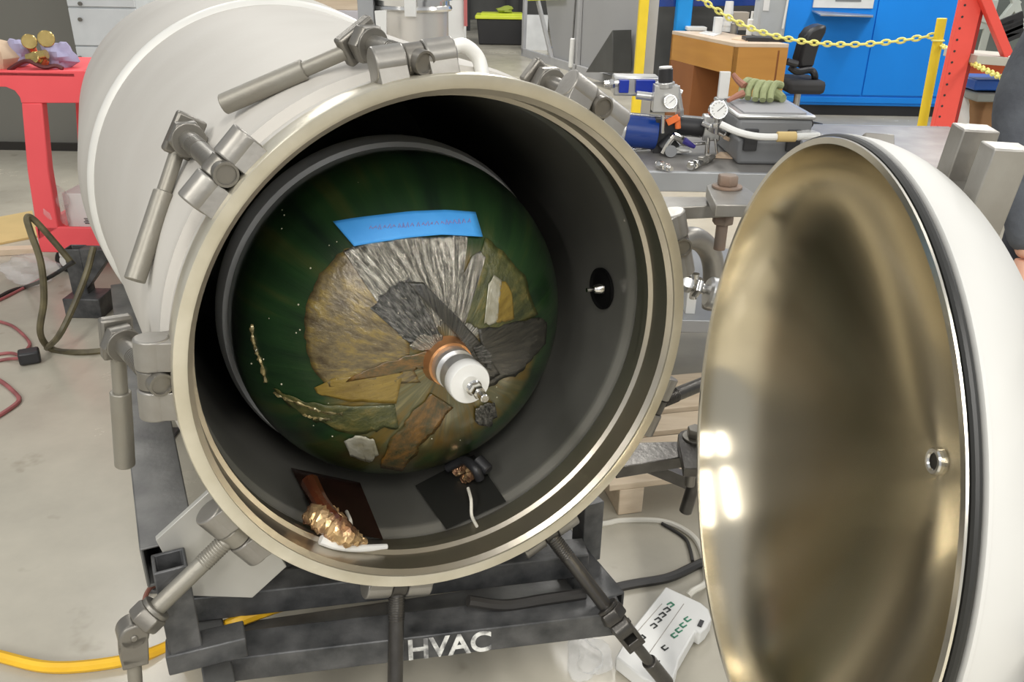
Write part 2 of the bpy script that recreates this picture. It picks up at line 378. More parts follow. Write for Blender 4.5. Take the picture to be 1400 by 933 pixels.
# swing bolts
def bolt(th, N, E, wn=None, L=None, hflip=1):
    """clevis barrels at th degrees; rod from the barrel to N (vessel space), handle to E"""
    er, et, ey = on(th, 1, 0), on(th + 90, 1, 0), Vector((0, 1, 0)); c = er * .492 + ey * .044
    bm = new()
    for s in (-1, 1):
        cyl(bm, c + et * s * .0165, c + et * s * .066, .0265, n=36, bev=.002)
        # welded foot of the barrel, tapering down to the rim
        for a, b, w in (((.0175), (.064), .052),):
            q0 = c + et * s * a; q1 = c + et * s * b
            prism(bm, [q0 - ey * .022 + er * .012, q0 + ey * .022 + er * .012, q0 + ey * .030 - er * .030, q0 - ey * .032 - er * .030], q1 - q0)
    br = obj('clevis_bracket', bm, lug_steel, vessel, .0012)
    bm = new()
    d = (Vector(N) - c).normalized()
    cyl(bm, c - et * .0155, c + et * .0155, .0245, n=32, bev=.002)
    lathe(bm, [(0, .029), (.0145, .029), (.0150, .033), (.0185, .033), (.0190, .025), (.0190, 0)], c, -d, 28)
    cyl(bm, c, Vector(N) - d * .02, .0168, n=24); cyl(bm, Vector(N) - d * .075, Vector(N) - d * .02, .0172, n=24)
    for k in range(9):
        q = Vector(N) - d * (.078 + .0055 * k); cyl(bm, q, q + d * .003, .0176, n=20)
    sb = obj('swing_bolt', bm, pin_steel, vessel, 0)
    N = Vector(N); E = Vector(E); h = (E - N).normalized()
    bm = new(); hexn(bm, N - d * .026, N, .033); cyl(bm, N - d * .031, N - d * .026, .029, n=24, bev=.001); obj('nut', bm, pin_steel, sb, .0015)
    # block behind the nut carrying the handle
    bm = new(); x = h; z = d; y_ = z.cross(x).normalized(); x = y_.cross(z)
    rot = Matrix((x, y_, z)).transposed()
    box(bm, N + d * .014, (.074, .052, .022), rot); cyl(bm, N, N + d * .030, .017, n=20)
    hb = obj('handle_yoke', bm, pin_steel, sb, .005)
    bm = new(); q = N + d * .014 + x * .03; L1 = (E - q); hh = L1.normalized()
    cyl(bm, q, q + hh * .085, .0125, n=20, bev=.002); cyl(bm, q + hh * .075, E, .0175, n=28, bev=.0015)
    obj('handle_bar', bm, handle_steel, sb)
    return sb
def bolt_hang(th, N, E, rod_m=None, yoke_m=None):
    rod_m = rod_m or oiled_steel; yoke_m = yoke_m or oiled_steel
    er, et, ey = on(th, 1, 0), on(th + 90, 1, 0), Vector((0, 1, 0)); c = er * .492 + ey * .044
    bm = new()
    for s in (-1, 1):
        cyl(bm, c + et * s * .0165, c + et * s * .066, .0265, n=36, bev=.002)
        q0 = c + et * s * .0175; q1 = c + et * s * .064
        prism(bm, [q0 - ey * .022 + er * .012, q0 + ey * .022 + er * .012, q0 + ey * .030 - er * .030, q0 - ey * .032 - er * .030], q1 - q0)
    obj('clevis_bracket', bm, lug_steel, vessel, .0012)
    bm = new(); N = Vector(N); E = Vector(E); d = (N - c).normalized()
    cyl(bm, c - et * .0155, c + et * .0155, .0245, n=32, bev=.002)
    cyl(bm, c, N, .0150, n=24)
    for k in range(10):
        q = c + d * (.026 + .0048 * k); torus(bm, q, .0148, .0016, d, 20, 6)
    sb = obj('swing_bolt', bm, rod_m, vessel)
    bm = new(); hexn(bm, N - d * .012, N + d * .016, .030); cyl(bm, N - d * .020, N - d * .012, .026, n=24); obj('nut', bm, yoke_m, sb, .0015)
    bm = new(); h = (E - N).normalized(); K = N + d * .034
    y_ = d.cross(h).normalized()
    cyl(bm, K - y_ * .021, K + y_ * .021, .024, n=28, bev=.003)
    for s in (-1, 1): bar(bm, K + y_ * s * .0165, K + y_ * s * .0165 + h * .048, .009, .042, up=y_.cross(h))
    bar(bm, K + h * .035, K + h * .056, .042, .040, up=y_.cross(h)); cyl(bm, K - y_ * .0235, K + y_ * .0235, .006, n=14)
    obj('handle_yoke', bm, yoke_m, sb, .003)
    bm = new(); cyl(bm, K + h * .05, K + h * .13, .0115, n=20, bev=.001); cyl(bm, K + h * .12, E, .0165, n=28, bev=.0015); obj('handle_bar', bm, rod_m, sb)
    return sb
def RC(px, py, r):
    """near point of the vessel-axis cylinder of radius r seen at a pixel (vessel space)"""
    d = VI.to_3x3() @ ray(px, py); o = VI @ O; A = d.x ** 2 + d.z ** 2; B = o.x * d.x + o.z * d.z; C = o.x ** 2 + o.z ** 2 - r * r
    return o + d * ((-B - math.sqrt(max(0, B * B - A * C))) / A)
bolt(95.5, RC(497, 58, .517), RC(305, 143, .516))
bolt(135.5, RC(254, 188, .517), RC(184, 384, .512))
N3 = on(174.5, .535, .20); bolt(175.5, N3, VI @ Y(171, 636, (VM @ N3).y + .01))
bolt(55.5, on(57.5, .508, .22), on(36, .52, .25))
bolt(15.5, on(15.5, .53, .22), on(2, .55, .25))
bolt_hang(213.5, Vector((-.566, .02, -.375)), Vector((-.60, .0, -.66)), handle_steel, pin_steel)
bolt_hang(254.5, on(255.5, .70, -.04), on(256.5, .83, -.10))
bolt_hang(293.5, Vector((.286, -.075, -.610)), Vector((.412, -.115, -.815)))
bolt_hang(-25.5, on(-18, .70, .10), on(-30, .78, .16))

# side nozzle pipework on the right flank of the vessel
def Wb(name, f, m, parent, **k): b = new(); f(b); return obj(name, b, m, parent, world=True, **k)
Wb('elbow_pipe', lambda b: pipe(b, [Y(905, 345, 1.80), Y(938, 326, 1.84), Y(962, 333, 1.88), Y(975, 362, 1.90), Y(974, 420, 1.90)], .026, 20), lug_steel, vessel)
def _fit(b):
    p = Y(938, 388, 1.78); q = Y(958, 394, 1.78); s = (q - p).normalized()
    hexn(b, p - s * .03, p + s * .012, .020); cyl(b, p, q + s * .01, .012, n=16); hexn(b, p + s * .018, p + s * .034, .024); cyl(b, p + s * .03, Y(982, 400, 1.78), .009, n=16)
    cyl(b, p + s * .02 + Vector((0, 0, -.03)), p + s * .02 + Vector((0, 0, .03)), .009, n=12)
vf = Wb('valve_fitting', _fit, chrome, vessel)
Wb('valve_knob', lambda b: cyl(b, Y(966, 399, 1.77), Y(992, 405, 1.77), .036, n=32, bev=.006), alum, vf)

# ================================================================== LID (the vessel's door)
def lidobj(name, bm, m, parent, **k):
    o = obj(name, bm, m, parent, **k)
    if parent is vessel: o.matrix_local = VI @ LM; WORLD_INV[o.name] = LI
    return o
bm = new(); NP = 32
inner = [(.448 * (1 - t) ** 2 + .448 * 2 * t * (1 - t) + .375 * t * t, .0677 * 2 * t * (1 - t) + .118 * t * t) for t in [i / 12 for i in range(1, 13)]]
inner += [(r_, .118 + (math.sqrt(.66 ** 2 - r_ * r_) - math.sqrt(.66 ** 2 - .375 ** 2)) * (.117 / (.66 - math.sqrt(.66 ** 2 - .375 ** 2)))) for r_ in [.375 * (1 - i / 24) for i in range(1, 25)]]
lathe(bm, [(.4482, 0)] + inner, n=144)
lid = lidobj('lid', bm, lid_in, vessel, ang=60, label='polished brushed steel inside of the round hinged lid')
outer = [(.4610 * math.cos(PI / 2 * i / NP) ** .97 if i < NP else 0, .022 + .230 * math.sin(PI / 2 * i / NP)) for i in range(NP + 1)]
bm = new(); lathe(bm, [(.4495, .003), (.4515, .003), (.4515, .016), (.4600, .0165), (.4620, .018), (.4620, .022)] + outer, n=144)
WORLD_INV['lid'] = LI; lidobj('outer_dome', bm, lid_out, lid, ang=40, label='matt grey outside of the lid')
bm = new(); lathe(bm, [(.4478, -.001), (.4565, -.001), (.4572, .0015), (.4530, .003), (.4478, .003)], n=144, closed=True); lidobj('seal_land', bm, lid_edge, lid)
bm = new(); torus(bm, (0, .0090, 0), .4560, .0058, (0, 1, 0), 144, 10); lidobj('gasket', bm, rubber, lid, label='black rubber gasket ring')
bm = new(); lathe(bm, [(.012, .2290), (.014, .2265), (.019, .2265), (.021, .2290), (.021, .2345)], n=36); ph = lidobj('pole_port', bm, chrome, lid)
bm = new(); lathe(bm, [(.0, .2300), (.013, .2300), (.013, .2330)], n=28); lidobj('port_hole', bm, dark_steel, ph)
def lid_lug(th, y0=.112, y1=.158):
    er, et = on(th, 1, 0), on(th + 90, 1, 0); b = new(); ey = Vector((0, 1, 0))
    def rd(y, k=.004): return .4610 * math.sqrt(max(0, 1 - ((y - .022) / .230) ** 2)) - k
    def pr(t0, t1, r1):
        prism(b, [et * t0 + er * rd(y0) + ey * y0, et * t0 + er * r1 + ey * y0, et * t0 + er * (r1 + (.006 if r1 > .5 else 0)) + ey * y1, et * t0 + er * rd(y1) + ey * y1], et * (t1 - t0))
    pr(-.052, -.020, .488); pr(.020, .052, .488); pr(-.020, .020, .425)
    lidobj('bolt_lug', b, lug_steel, lid, bev=.002)
for th in (84, 124, 164, 204, 244, 284, 324, 4, 44): lid_lug(th)

# ---- hinge
hx, hy = .425, 1.66
def hinge_arm(z, t, m):
    b = new(); e0 = V(.455, .16, z - VM.translation.z); H = Vector((hx, hy, z))
    d = (H - e0).normalized(); e0 = e0 - d * .03; sd = d.cross(Vector((0, 0, 1))).normalized() * .032
    pts = [e0 - sd * 1.6, e0 + sd * 1.6, H + sd * .9]
    ba = math.atan2(sd.y, sd.x)
    for k in range(1, 8):
        a = ba - PI * k / 8 if (Matrix.Rotation(-PI / 2, 3, 'Z') @ sd).dot(d) > 0 else ba + PI * k / 8
        pts.append(H + Vector((math.cos(a), math.sin(a), 0)) * .029)
    pts.append(H - sd * .9)
    prism(b, pts, (0, 0, t)); obj('hinge_arm', b, m, vessel, .002, world=True)
def lid_arm(z, t, m):
    b = new(); H = Vector((hx, hy, z)); e = Vector((.428, 1.534, z))
    d = (e - H).normalized(); sd = Vector((0, 0, 1)).cross(d).normalized() * .04
    pts = [e + sd * 1.3, e - sd * 1.3]
    a0 = math.atan2(-sd.y, -sd.x)
    for k in range(9):
        a = a0 - PI * k / 8
        if k == 4 and Vector((math.cos(a), math.sin(a), 0)).dot(d) > 0: pass
        pts.append(H + Vector((math.cos(a), math.sin(a), 0)) * .04)
    prism(b, pts, (0, 0, t)); obj('lid_hinge_plate', b, m, lid, .002, world=True)
zt = Y(993, 262, hy).z; zb = Y(938, 612, hy).z
hinge_arm(zt - .045, .026, lug_steel); lid_arm(zt - .016, .024, lug_steel)
hinge_arm(zb - .03, .030, oiled_steel); lid_arm(zb + .004, .022, oiled_steel)
def _st(b):
    bar(b, Y(878, 632, 1.72), Y(950, 662, 1.70), .03, .03, up=(0, 1, 0)); cyl(b, Y(952, 650, 1.69), Y(937, 700, 1.69), .016, n=18, bev=.002)
Wb('hinge_strut', _st, oiled_steel, vessel)
for z in (zt + .008, zb + .026):
    b = new(); p = Vector((hx, hy, z)); cyl(b, p, p + Vector((0, 0, .005)), .030, n=28); hexn(b, p + Vector((0, 0, .005)), p + Vector((0, 0, .026)), .021)
    cyl(b, p - Vector((0, 0, .13)), p, .012, n=18); hexn(b, p - Vector((0, 0, .075)), p - Vector((0, 0, .055)), .022)
    obj('hinge_bolt', b, rust if z > .8 else pin_steel, vessel, .001, world=True)

# ================================================================== COMPOSITE TANK
TC = Vector((.025, .415, -.071)); TR, TD = .362, .272
tank = empty('composite_tank', (0, 0, 0), 'dark green and amber composite wrapped tank dome lying inside the open vessel', 'tank', M=VM @ Matrix.Translation(TC))
bm = new(); prof = []
for i in range(41):
    t = PI / 2 * i / 40; prof.append((TR * math.sin(t), -TD * math.cos(t)))
prof += [(TR, .55)] + [(TR * math.cos(PI / 2 * i / 10) if i < 10 else 0, .55 + .2 * math.sin(PI / 2 * i / 10)) for i in range(1, 11)]
lathe(bm, prof, n=128); obj('overwrap', bm, tank_mat(), tank, ang=60)
bm = new(); lathe(bm, [(.358, .03), (.372, .035), (.380, .06), (.380, .085), (.358, .09)], n=96, closed=True); obj('reflected_arc_ring', bm, mat('reflected_arc_grey', (.56, .57, .57), .45, .2), tank)  # added ring; bright reflected arc behind the tank put into its pale grey
# boss fitting pointing out of the pole
BS = Matrix.Translation((0, -.262, 0)) @ Matrix.Diagonal((1.08, 1.22, 1.08, 1)) @ Matrix.Translation((0, .262, 0))
bm = new(); lathe(bm, [(0, -.262), (.046, -.262), (.046, -.268), (.041, -.280), (.041, -.290), (0, -.290)], n=36)
bm.transform(BS); boss = obj('boss', bm, amber_metal, tank)
bm = new(); lathe(bm, [(0, -.288), (.035, -.288), (.037, -.292), (.037, -.312), (.030, -.315), (.030, -.322), (.036, -.325), (.036, -.345), (0, -.345)], n=40); bm.transform(BS); obj('boss_collar', bm, alum, boss)
bm = new(); lathe(bm, [(0, -.343), (.0345, -.343), (.0365, -.346), (.0365, -.366), (.035, -.368), (0, -.368)], n=40); bm.transform(BS); obj('boss_flange', bm, white_pl, boss)
bm = new(); cyl(bm, (0, -.366, 0), (0, -.385, 0), .014, n=24, bev=.002); hexn(bm, (0, -.384, 0), (0, -.404, 0), .0115); cyl(bm, (0, -.403, 0), (0, -.424, 0), .0075, n=18, bev=.0015); bm.transform(BS); obj('nipple', bm, chrome, boss)
TI = (VM @ Matrix.Translation(TC)).inverted()
def hit_tank(px, py, off=.0015):
    d = (TI.to_3x3() @ ray(px, py)); o = TI @ O; S = Vector((1 / (TR + off), 1 / (TD + off), 1 / (TR + off)))
    d2 = Vector((d.x * S.x, d.y * S.y, d.z * S.z)); o2 = Vector((o.x * S.x, o.y * S.y, o.z * S.z))
    A, B, C = d2.dot(d2), d2.dot(o2), o2.dot(o2) - 1; D = B * B - A * C
    t = (-B - math.sqrt(max(D, 0))) / A; return o + d * t
def patch(name, top, bot, m, label=None, n=24, k=8, off=.0015, wob=0, seed=1, parent=tank):
    """strip laid on the dome between two edge curves (tank space)"""
    rnd = random.Random(seed); bm = new(); rows = []
    def samp(c, t):
        f = t * (len(c) - 1); i = min(int(f), len(c) - 2); f -= i; return (c[i][0] * (1 - f) + c[i + 1][0] * f, c[i][1] * (1 - f) + c[i + 1][1] * f)
    for i in range(n + 1):
        a = samp(top, i / n); b = samp(bot, i / n); row = []
        for j in range(k + 1):
            t = j / k; row.append(bm.verts.new(hit_tank(a[0] * (1 - t) + b[0] * t, a[1] * (1 - t) + b[1] * t, off + rnd.random() * wob)))
        rows.append(row)
    for A, B in zip(rows, rows[1:]):
        for j in range(k): bm.faces.new((A[j], A[j + 1], B[j + 1], B[j]))
    o = obj(name, bm, m, parent, label=label); s = o.modifiers.new('thickness', 'SOLIDIFY'); s.thickness = .0006; s.offset = 1
    return o
patch('masking_tape', [(455, 303), (478, 299), (500, 296), (560, 289), (610, 287), (650, 290)], [(484, 337), (500, 334), (520, 331), (560, 325), (605, 321), (660, 324)], tape_blue, 'blue masking tape strip with faint red writing', wob=.0008, off=.006)
ink = mat('faint_red_ink', (.40, .25, .50), .6)
rnd = random.Random(3)
bm = new()
xx = 505.0
while xx < 642:
    yb = 311 - (xx - 505) * .07; h = rnd.uniform(3, 7); pts = [hit_tank(xx + rnd.uniform(-1, 1), yb + h / 2, .0085), hit_tank(xx + rnd.uniform(1, 3), yb - h / 2, .0085), hit_tank(xx + rnd.uniform(3, 5), yb + h / 2, .0085)]
    pipe(bm, pts, .0007, 5, False); xx += rnd.uniform(4.5, 8)
obj('pen_writing', bm, ink, tank)
white_winding = mat('white_winding', (.50, .49, .42), .35, .2, (.20, .18, .10), 30, .4, 30, coat=.5)
def polar_film(name, stops, rough, metal, fa=14, fr=3.0, bump=.8, coat=.4, lo=4):
    """streaky wound film, streaks run towards the tank's pole"""
    m = bpy.data.materials.new(name); m.use_nodes = True; nt = m.node_tree; b = nt.nodes['Principled BSDF']; N = nt.nodes.new; Lk = nt.links.new
    tc = N('ShaderNodeTexCoord'); sp = N('ShaderNodeSeparateXYZ'); Lk(tc.outputs['Object'], sp.inputs[0])
    at = N('ShaderNodeMath'); at.operation = 'ARCTAN2'; Lk(sp.outputs[2], at.inputs[0]); Lk(sp.outputs[0], at.inputs[1])
    ln = N('ShaderNodeVectorMath'); ln.operation = 'LENGTH'; cx = N('ShaderNodeCombineXYZ'); Lk(sp.outputs[0], cx.inputs[0]); Lk(sp.outputs[2], cx.inputs[2]); Lk(cx.outputs[0], ln.inputs[0])
    m1 = N('ShaderNodeMath'); m1.operation = 'MULTIPLY'; m1.inputs[1].default_value = fa; Lk(at.outputs[0], m1.inputs[0])
    m2 = N('ShaderNodeMath'); m2.operation = 'MULTIPLY'; m2.inputs[1].default_value = fr * 4; Lk(ln.outputs['Value'], m2.inputs[0])
    cv = N('ShaderNodeCombineXYZ'); Lk(m1.outputs[0], cv.inputs[0]); Lk(m2.outputs[0], cv.inputs[1])
    n = N('ShaderNodeTexNoise'); n.inputs['Scale'].default_value = 1.6; n.inputs['Detail'].default_value = 6; n.inputs['Roughness'].default_value = .7; Lk(cv.outputs[0], n.inputs['Vector'])
    r = N('ShaderNodeValToRGB'); Lk(n.outputs['Fac'], r.inputs[0]); els = r.color_ramp.elements
    while len(els) < len(stops): els.new(.5)
    for e, (p, c) in zip(els, stops): e.position = p; e.color = (*c, 1)
    Lk(r.outputs[0], b.inputs['Base Color']); b.inputs['Roughness'].default_value = rough; b.inputs['Metallic'].default_value = metal; b.inputs['Coat Weight'].default_value = coat; b.inputs['Coat Roughness'].default_value = .08
    n2 = N('ShaderNodeTexNoise'); n2.inputs['Scale'].default_value = 24; n2.inputs['Detail'].default_value = 3; Lk(tc.outputs['Object'], n2.inputs['Vector'])
    ad = N('ShaderNodeMath'); ad.operation = 'ADD'; Lk(n.outputs['Fac'], ad.inputs[0]); Lk(n2.outputs['Fac'], ad.inputs[1])
    bp = N('ShaderNodeBump'); bp.inputs['Strength'].default_value = bump; bp.inputs['Distance'].default_value = .008; Lk(ad.outputs[0], bp.inputs['Height']); Lk(bp.outputs[0], b.inputs['Normal']); Lk(bp.outputs[0], b.inputs['Coat Normal'])
    return m
silver_film = polar_film('silver_crimped_film', [(.34, (.05, .05, .045)), (.48, (.30, .29, .25)), (.60, (.62, .60, .54)), (.72, (.20, .20, .18))], .13, .85, 16, 2.5, 1.0)
dim_film = polar_film('grey_crimped_film', [(.36, (.03, .032, .03)), (.50, (.12, .12, .11)), (.64, (.30, .29, .27))], .2, .6, 12, 6, 1.0)
brown_film = polar_film('brown_film', [(.34, (.070, .050, .025)), (.50, (.15, .115, .055)), (.62, (.24, .17, .045)), (.74, (.34, .31, .22))], .2, .15, 6, 3, .35)
gold_wind = polar_film('amber_winding', [(.36, (.16, .105, .02)), (.60, (.26, .18, .035)), (.74, (.18, .15, .06))], .3, .05, 5, 1.5, .3)
rust_wind = polar_film('rust_winding', [(.34, (.035, .045, .018)), (.50, (.11, .065, .018)), (.64, (.20, .10, .022))], .25, .05, 4, 4, .3)
olive_wind = polar_film('olive_winding', [(.34, (.025, .035, .015)), (.52, (.08, .085, .028)), (.66, (.16, .13, .04))], .3, .05, 5, 3, .5)
dark_strap = polar_film('dark_strap', [(.36, (.016, .016, .014)), (.55, (.040, .038, .030)), (.72, (.075, .068, .050))], .25, .1, 10, 2, .4)
dark_strap.name = 'dark_strap'
def zig(c, a, seed=0, m=5):
    """make an edge irregular, pixel amplitude a"""
    r = random.Random(seed); o = []
    for p, q in zip(c, c[1:]):
        for k in range(m):
            t = k / m; o.append((p[0] + (q[0] - p[0]) * t + r.uniform(-a, a), p[1] + (q[1] - p[1]) * t + r.uniform(-a, a)))
    return o + [c[-1]]
patch('brown_film', zig([(446, 528), (424, 500), (416, 460), (419, 420), (432, 382), (462, 346), (480, 338)], 2, 1), zig([(574, 522), (566, 508), (560, 490), (560, 470), (562, 455), (575, 445), (585, 440)], 1.5, 2), brown_film, off=.0018, wob=.0008, n=40, k=20)
patch('silver_film', zig([(470, 343), (500, 331), (540, 326), (590, 323), (640, 322)], 2, 3), zig([(548, 462), (566, 468), (585, 455), (612, 440), (628, 424)], 5, 4), silver_film, off=.0026, wob=.0028, n=60, k=36)
patch('grey_film', zig([(505, 420), (530, 396), (560, 380)], 3, 5), zig([(566, 474), (584, 472), (604, 462)], 4, 6), dim_film, off=.0042, wob=.002, n=30, k=20)
patch('olive_winding', zig([(664, 326), (690, 345), (716, 378), (736, 430)], 2, 7), zig([(634, 440), (648, 446), (660, 452), (664, 460)], 2, 8), olive_wind, off=.0020, wob=.0006, n=30, k=16)
patch('silver_film', zig([(646, 350), (656, 344), (664, 352)], 1, 9, 3), zig([(610, 424), (624, 438), (636, 442)], 3, 10, 3), silver_film, off=.0040, wob=.0015, n=16, k=20)
patch('pale_film', zig([(668, 388), (676, 376), (686, 384)], 1, 11, 3), zig([(662, 442), (670, 444), (680, 440)], 2, 12, 3), white_winding, off=.0040, wob=.001, n=14, k=16)
patch('amber_winding', zig([(684, 384), (692, 386), (700, 402)], 1, 13, 3), zig([(680, 440), (690, 440), (703, 436)], 2, 14, 3), gold_wind, off=.0042, wob=.0005, n=14, k=14)
patch('dark_winding', zig([(652, 452), (690, 444), (735, 434), (748, 440)], 2, 15), zig([(668, 530), (690, 520), (722, 500), (746, 470)], 4, 16), dark_strap, off=.0030, n=24, k=12)
patch('dark_winding', [(556, 386), (592, 424), (625, 460), (668, 522)], [(578, 386), (616, 424), (652, 462), (684, 512)], dark_strap, off=.0058, n=30, k=6)
patch('silver_film', zig([(560, 470), (572, 460), (590, 456), (606, 458)], 3, 17, 4), zig([(566, 478), (580, 480), (594, 476), (604, 470)], 2, 18, 4), silver_film, off=.0066, wob=.002, n=14, k=8)
patch('silver_film', zig([(646, 474), (660, 472), (672, 484)], 2, 19, 4), zig([(650, 486), (664, 500), (672, 508)], 3, 20, 4), dim_film, off=.0080, wob=.002, n=14, k=8)
patch('amber_winding', zig([(430, 530), (455, 518), (500, 512), (552, 504)], 1, 21), zig([(432, 538), (470, 548), (510, 551), (542, 552)], 1, 22), gold_wind, off=.0024, n=24, k=8)
patch('rust_winding', zig([(470, 520), (520, 500), (560, 486), (592, 478)], 3, 23), zig([(545, 508), (565, 505), (580, 502), (592, 500)], 3, 24), rust_wind, off=.0034, wob=.001, n=24, k=10)
patch('rust_winding', zig([(590, 535), (560, 570), (535, 600), (520, 640)], 4, 25), zig([(618, 560), (600, 580), (575, 610), (550, 645)], 4, 26), rust_wind, off=.0022, wob=.001, n=24, k=8)
patch('olive_winding', zig([(372, 530), (410, 548), (460, 556), (540, 554)], 2, 27), zig([(400, 560), (440, 580), (500, 592), (545, 586)], 5, 28), olive_wind, off=.0020, n=24, k=8)
patch('white_winding', zig([(470, 604), (486, 596), (500, 598), (512, 602)], 2, 29, 4), zig([(478, 622), (494, 630), (506, 630), (518, 622)], 3, 30, 4), white_winding, off=.003, wob=.002, n=14, k=8)
patch('white_winding', zig([(652, 560), (664, 552), (676, 550)], 2, 31, 4), zig([(652, 578), (668, 584), (680, 570)], 3, 32, 4), dim_film, off=.003, wob=.002, n=12, k=8)
rg = random.Random(77); bm = new()
for pts in ([(344, 444), (346, 462), (352, 482), (358, 500), (364, 522)], [(374, 536), (392, 544), (414, 552), (440, 562), (470, 566)], [(415, 566), (432, 572), (455, 574)]):
    pp = [hit_tank(x + rg.uniform(-1, 1), y + rg.uniform(-1, 1), .001) for x, y in pts]; pipe(bm, pp, lambda q: .0015 + .0035 * abs(math.sin(q * 17)) , 7)
for v in bm.verts: v.co += Vector((rg.uniform(-1, 1), rg.uniform(-1, 1), rg.uniform(-1, 1))) * .0012
obj('resin_ridge', bm, mat('resin_gold', (.34, .27, .12), .25, .3, (.08, .07, .03), 60, contrast=.1, coat=.5), tank, label='wavy gold resin ridge on the dark green side')
bm = new()
for k in range(46):
    x, y = rg.uniform(330, 735), rg.uniform(225, 620)
    if (x - 560) ** 2 + (y - 450) ** 2 < 100 ** 2 or (x - 527) ** 2 + (y - 428) ** 2 > 205 ** 2: continue
    p = hit_tank(x, y, 0); blob(bm, p, rg.uniform(.0008, .0022), (1, 1, 1), 0, 5)
obj('resin_drops', bm, mat('resin_drop', (.55, .52, .38), .15, 0, coat=1), tank, kind='stuff')

# ---- things lying in the bore
dark_pad = mat('dark_brown_pad', (.035, .014, .010), .25, .1, (.015, .008, .006), 8, coat=.4)
def bore_floor(px, py, r=.4385):
    """point on the bore wall seen at a pixel"""
    d = VI.to_3x3() @ ray(px, py); o = VI @ O; A = d.x ** 2 + d.z ** 2; B = o.x * d.x + o.z * d.z; C = o.x ** 2 + o.z ** 2 - r * r
    return VM @ (o + d * ((-B + math.sqrt(B * B - A * C)) / A))
def slab_on_bore(name, corners, t, m, label, cat):
    b = new(); n = 8; g = []
    for i in range(n + 1):
        row = []
        for j in range(n + 1):
            u, v = i / n, j / n
            p = [corners[0][q] * (1 - u) * (1 - v) + corners[1][q] * u * (1 - v) + corners[2][q] * u * v + corners[3][q] * (1 - u) * v for q in (0, 1)]
            row.append((bore_floor(*p, .4375), bore_floor(*p, .4375 - t)))
        g.append(row)
    vt = [[b.verts.new(q[1]) for q in row] for row in g]; vb = [[b.verts.new(q[0]) for q in row] for row in g]
    for i in range(n):
        for j in range(n):
            b.faces.new((vt[i][j], vt[i + 1][j], vt[i + 1][j + 1], vt[i][j + 1])); b.faces.new((vb[i][j], vb[i][j + 1], vb[i + 1][j + 1], vb[i + 1][j]))
    ring = [(i, 0) for i in range(n)] + [(n, j) for j in range(n)] + [(i, n) for i in range(n, 0, -1)] + [(0, j) for j in range(n, 0, -1)]
    for a, c in zip(ring, ring[1:] + ring[:1]): b.faces.new((vt[a[0]][a[1]], vb[a[0]][a[1]], vb[c[0]][c[1]], vt[c[0]][c[1]]))
    return tag(obj(name, b, m), label, cat)
slab_on_bore('rubber_pad', [(568, 664), (648, 622), (692, 686), (610, 724)], .006, rubber, 'black rubber pad on the bore floor under the tank, right one', 'pad')
slab_on_bore('rubber_pad', [(398, 640), (492, 660), (524, 738), (440, 722)], .006, dark_pad, 'dark brown pad on the bore floor under the tank, left one', 'pad')
def at_bore(px, py, up=.0): p = bore_floor(px, py, .4365 - up); return p
b = new(); pts = [at_bore(x, y, .012) for x, y in ((420, 700), (445, 690), (470, 712), (500, 732))]
t = empty('sensor_lead_bundle', at_bore(460, 735), 'crumpled gold film bundle with brown leads on the left of the bore floor', 'sensor bundle')
b = new(); pipe(b, [at_bore(x, y, u) for x, y, u in ((416, 712, .01), (432, 706, .03), (452, 716, .035), (474, 732, .03), (498, 742, .012))], lambda s: .006 + .022 * math.sin(PI * min(1, s * 1.05)) ** .8 if s < .95 else .008, 14)
for v in b.verts: v.co += Vector((random.uniform(-1, 1), random.uniform(-1, 1), random.uniform(-1, 1))) * .003
obj('gold_film_wrap', b, gold_film, t, world=True, ang=15)
b = new(); pipe(b, [at_bore(x, y, u) for x, y, u in ((424, 660, .05), (440, 688, .05), (462, 712, .05), (484, 734, .02))], lambda s: .018 - .011 * s, 10); obj('brown_sleeve', b, amber_film, t, world=True)
b = new(); pipe(b, [at_bore(x, y, u) for x, y, u in ((474, 700, .03), (479, 712, .045), (480, 726, .02))], .0035, 8); obj('white_lead', b, cable_white, t, world=True)
b = new(); pipe(b, [at_bore(x, y, .006) for x, y in ((438, 738), (460, 746), (490, 750), (528, 748))], lambda s: .010 - .004 * s, 10)
tag(obj('paper_towel', b, white_pl), 'white paper strip under the gold film bundle in the bore', 'paper strip')
t = empty('sensor_clip', at_bore(645, 665), 'black clip with gold film scraps on the right rubber pad', 'sensor clip')
b = new(); pipe(b, [at_bore(x, y, u) for x, y, u in ((612, 640, .03), (634, 630, .05), (650, 642, .045), (656, 655, .02))], .011, 12); cyl(b, at_bore(652, 628, .05), at_bore(668, 644, .03), .014, n=18, bev=.003); obj('clip_body', b, black_pl, t, world=True)
b = new(); pipe(b, [at_bore(x, y, u) for x, y, u in ((622, 646, .02), (636, 640, .03), (644, 650, .03), (634, 656, .015))], .010, 8)
for v in b.verts: v.co += Vector((random.uniform(-1, 1), random.uniform(-1, 1), random.uniform(-1, 1))) * .003
obj('gold_film_scrap', b, gold_film, t, world=True, ang=15)
b = new(); pipe(b, [at_bore(x, y, u) for x, y, u in ((640, 668, .03), (644, 684, .03), (645, 705, .006), (652, 720, .003))], .0035, 8); obj('white_lead', b, cable_white, t, world=True)
b = new()
g = []
for i in range(7):
    u = i / 6; g.append((bore_floor(456 + 33 * u, 170 - 9 * u, .4375), bore_floor(464 + 26 * u, 184 - 10 * u, .4375)))
va = [(b.verts.new(p), b.verts.new(r)) for p, r in g]
for A, B in zip(va, va[1:]): b.faces.new((A[0], A[1], B[1], B[0]))
o = tag(obj('tape_reflection', b, tape_blue), 'small blue strip added as the reflection of the tape, deep inside the bore above the tank', 'reflection'); s = o.modifiers.new('thickness', 'SOLIDIFY'); s.thickness = .0008  # reflection of the tape in the bore wall, laid on as a blue strip

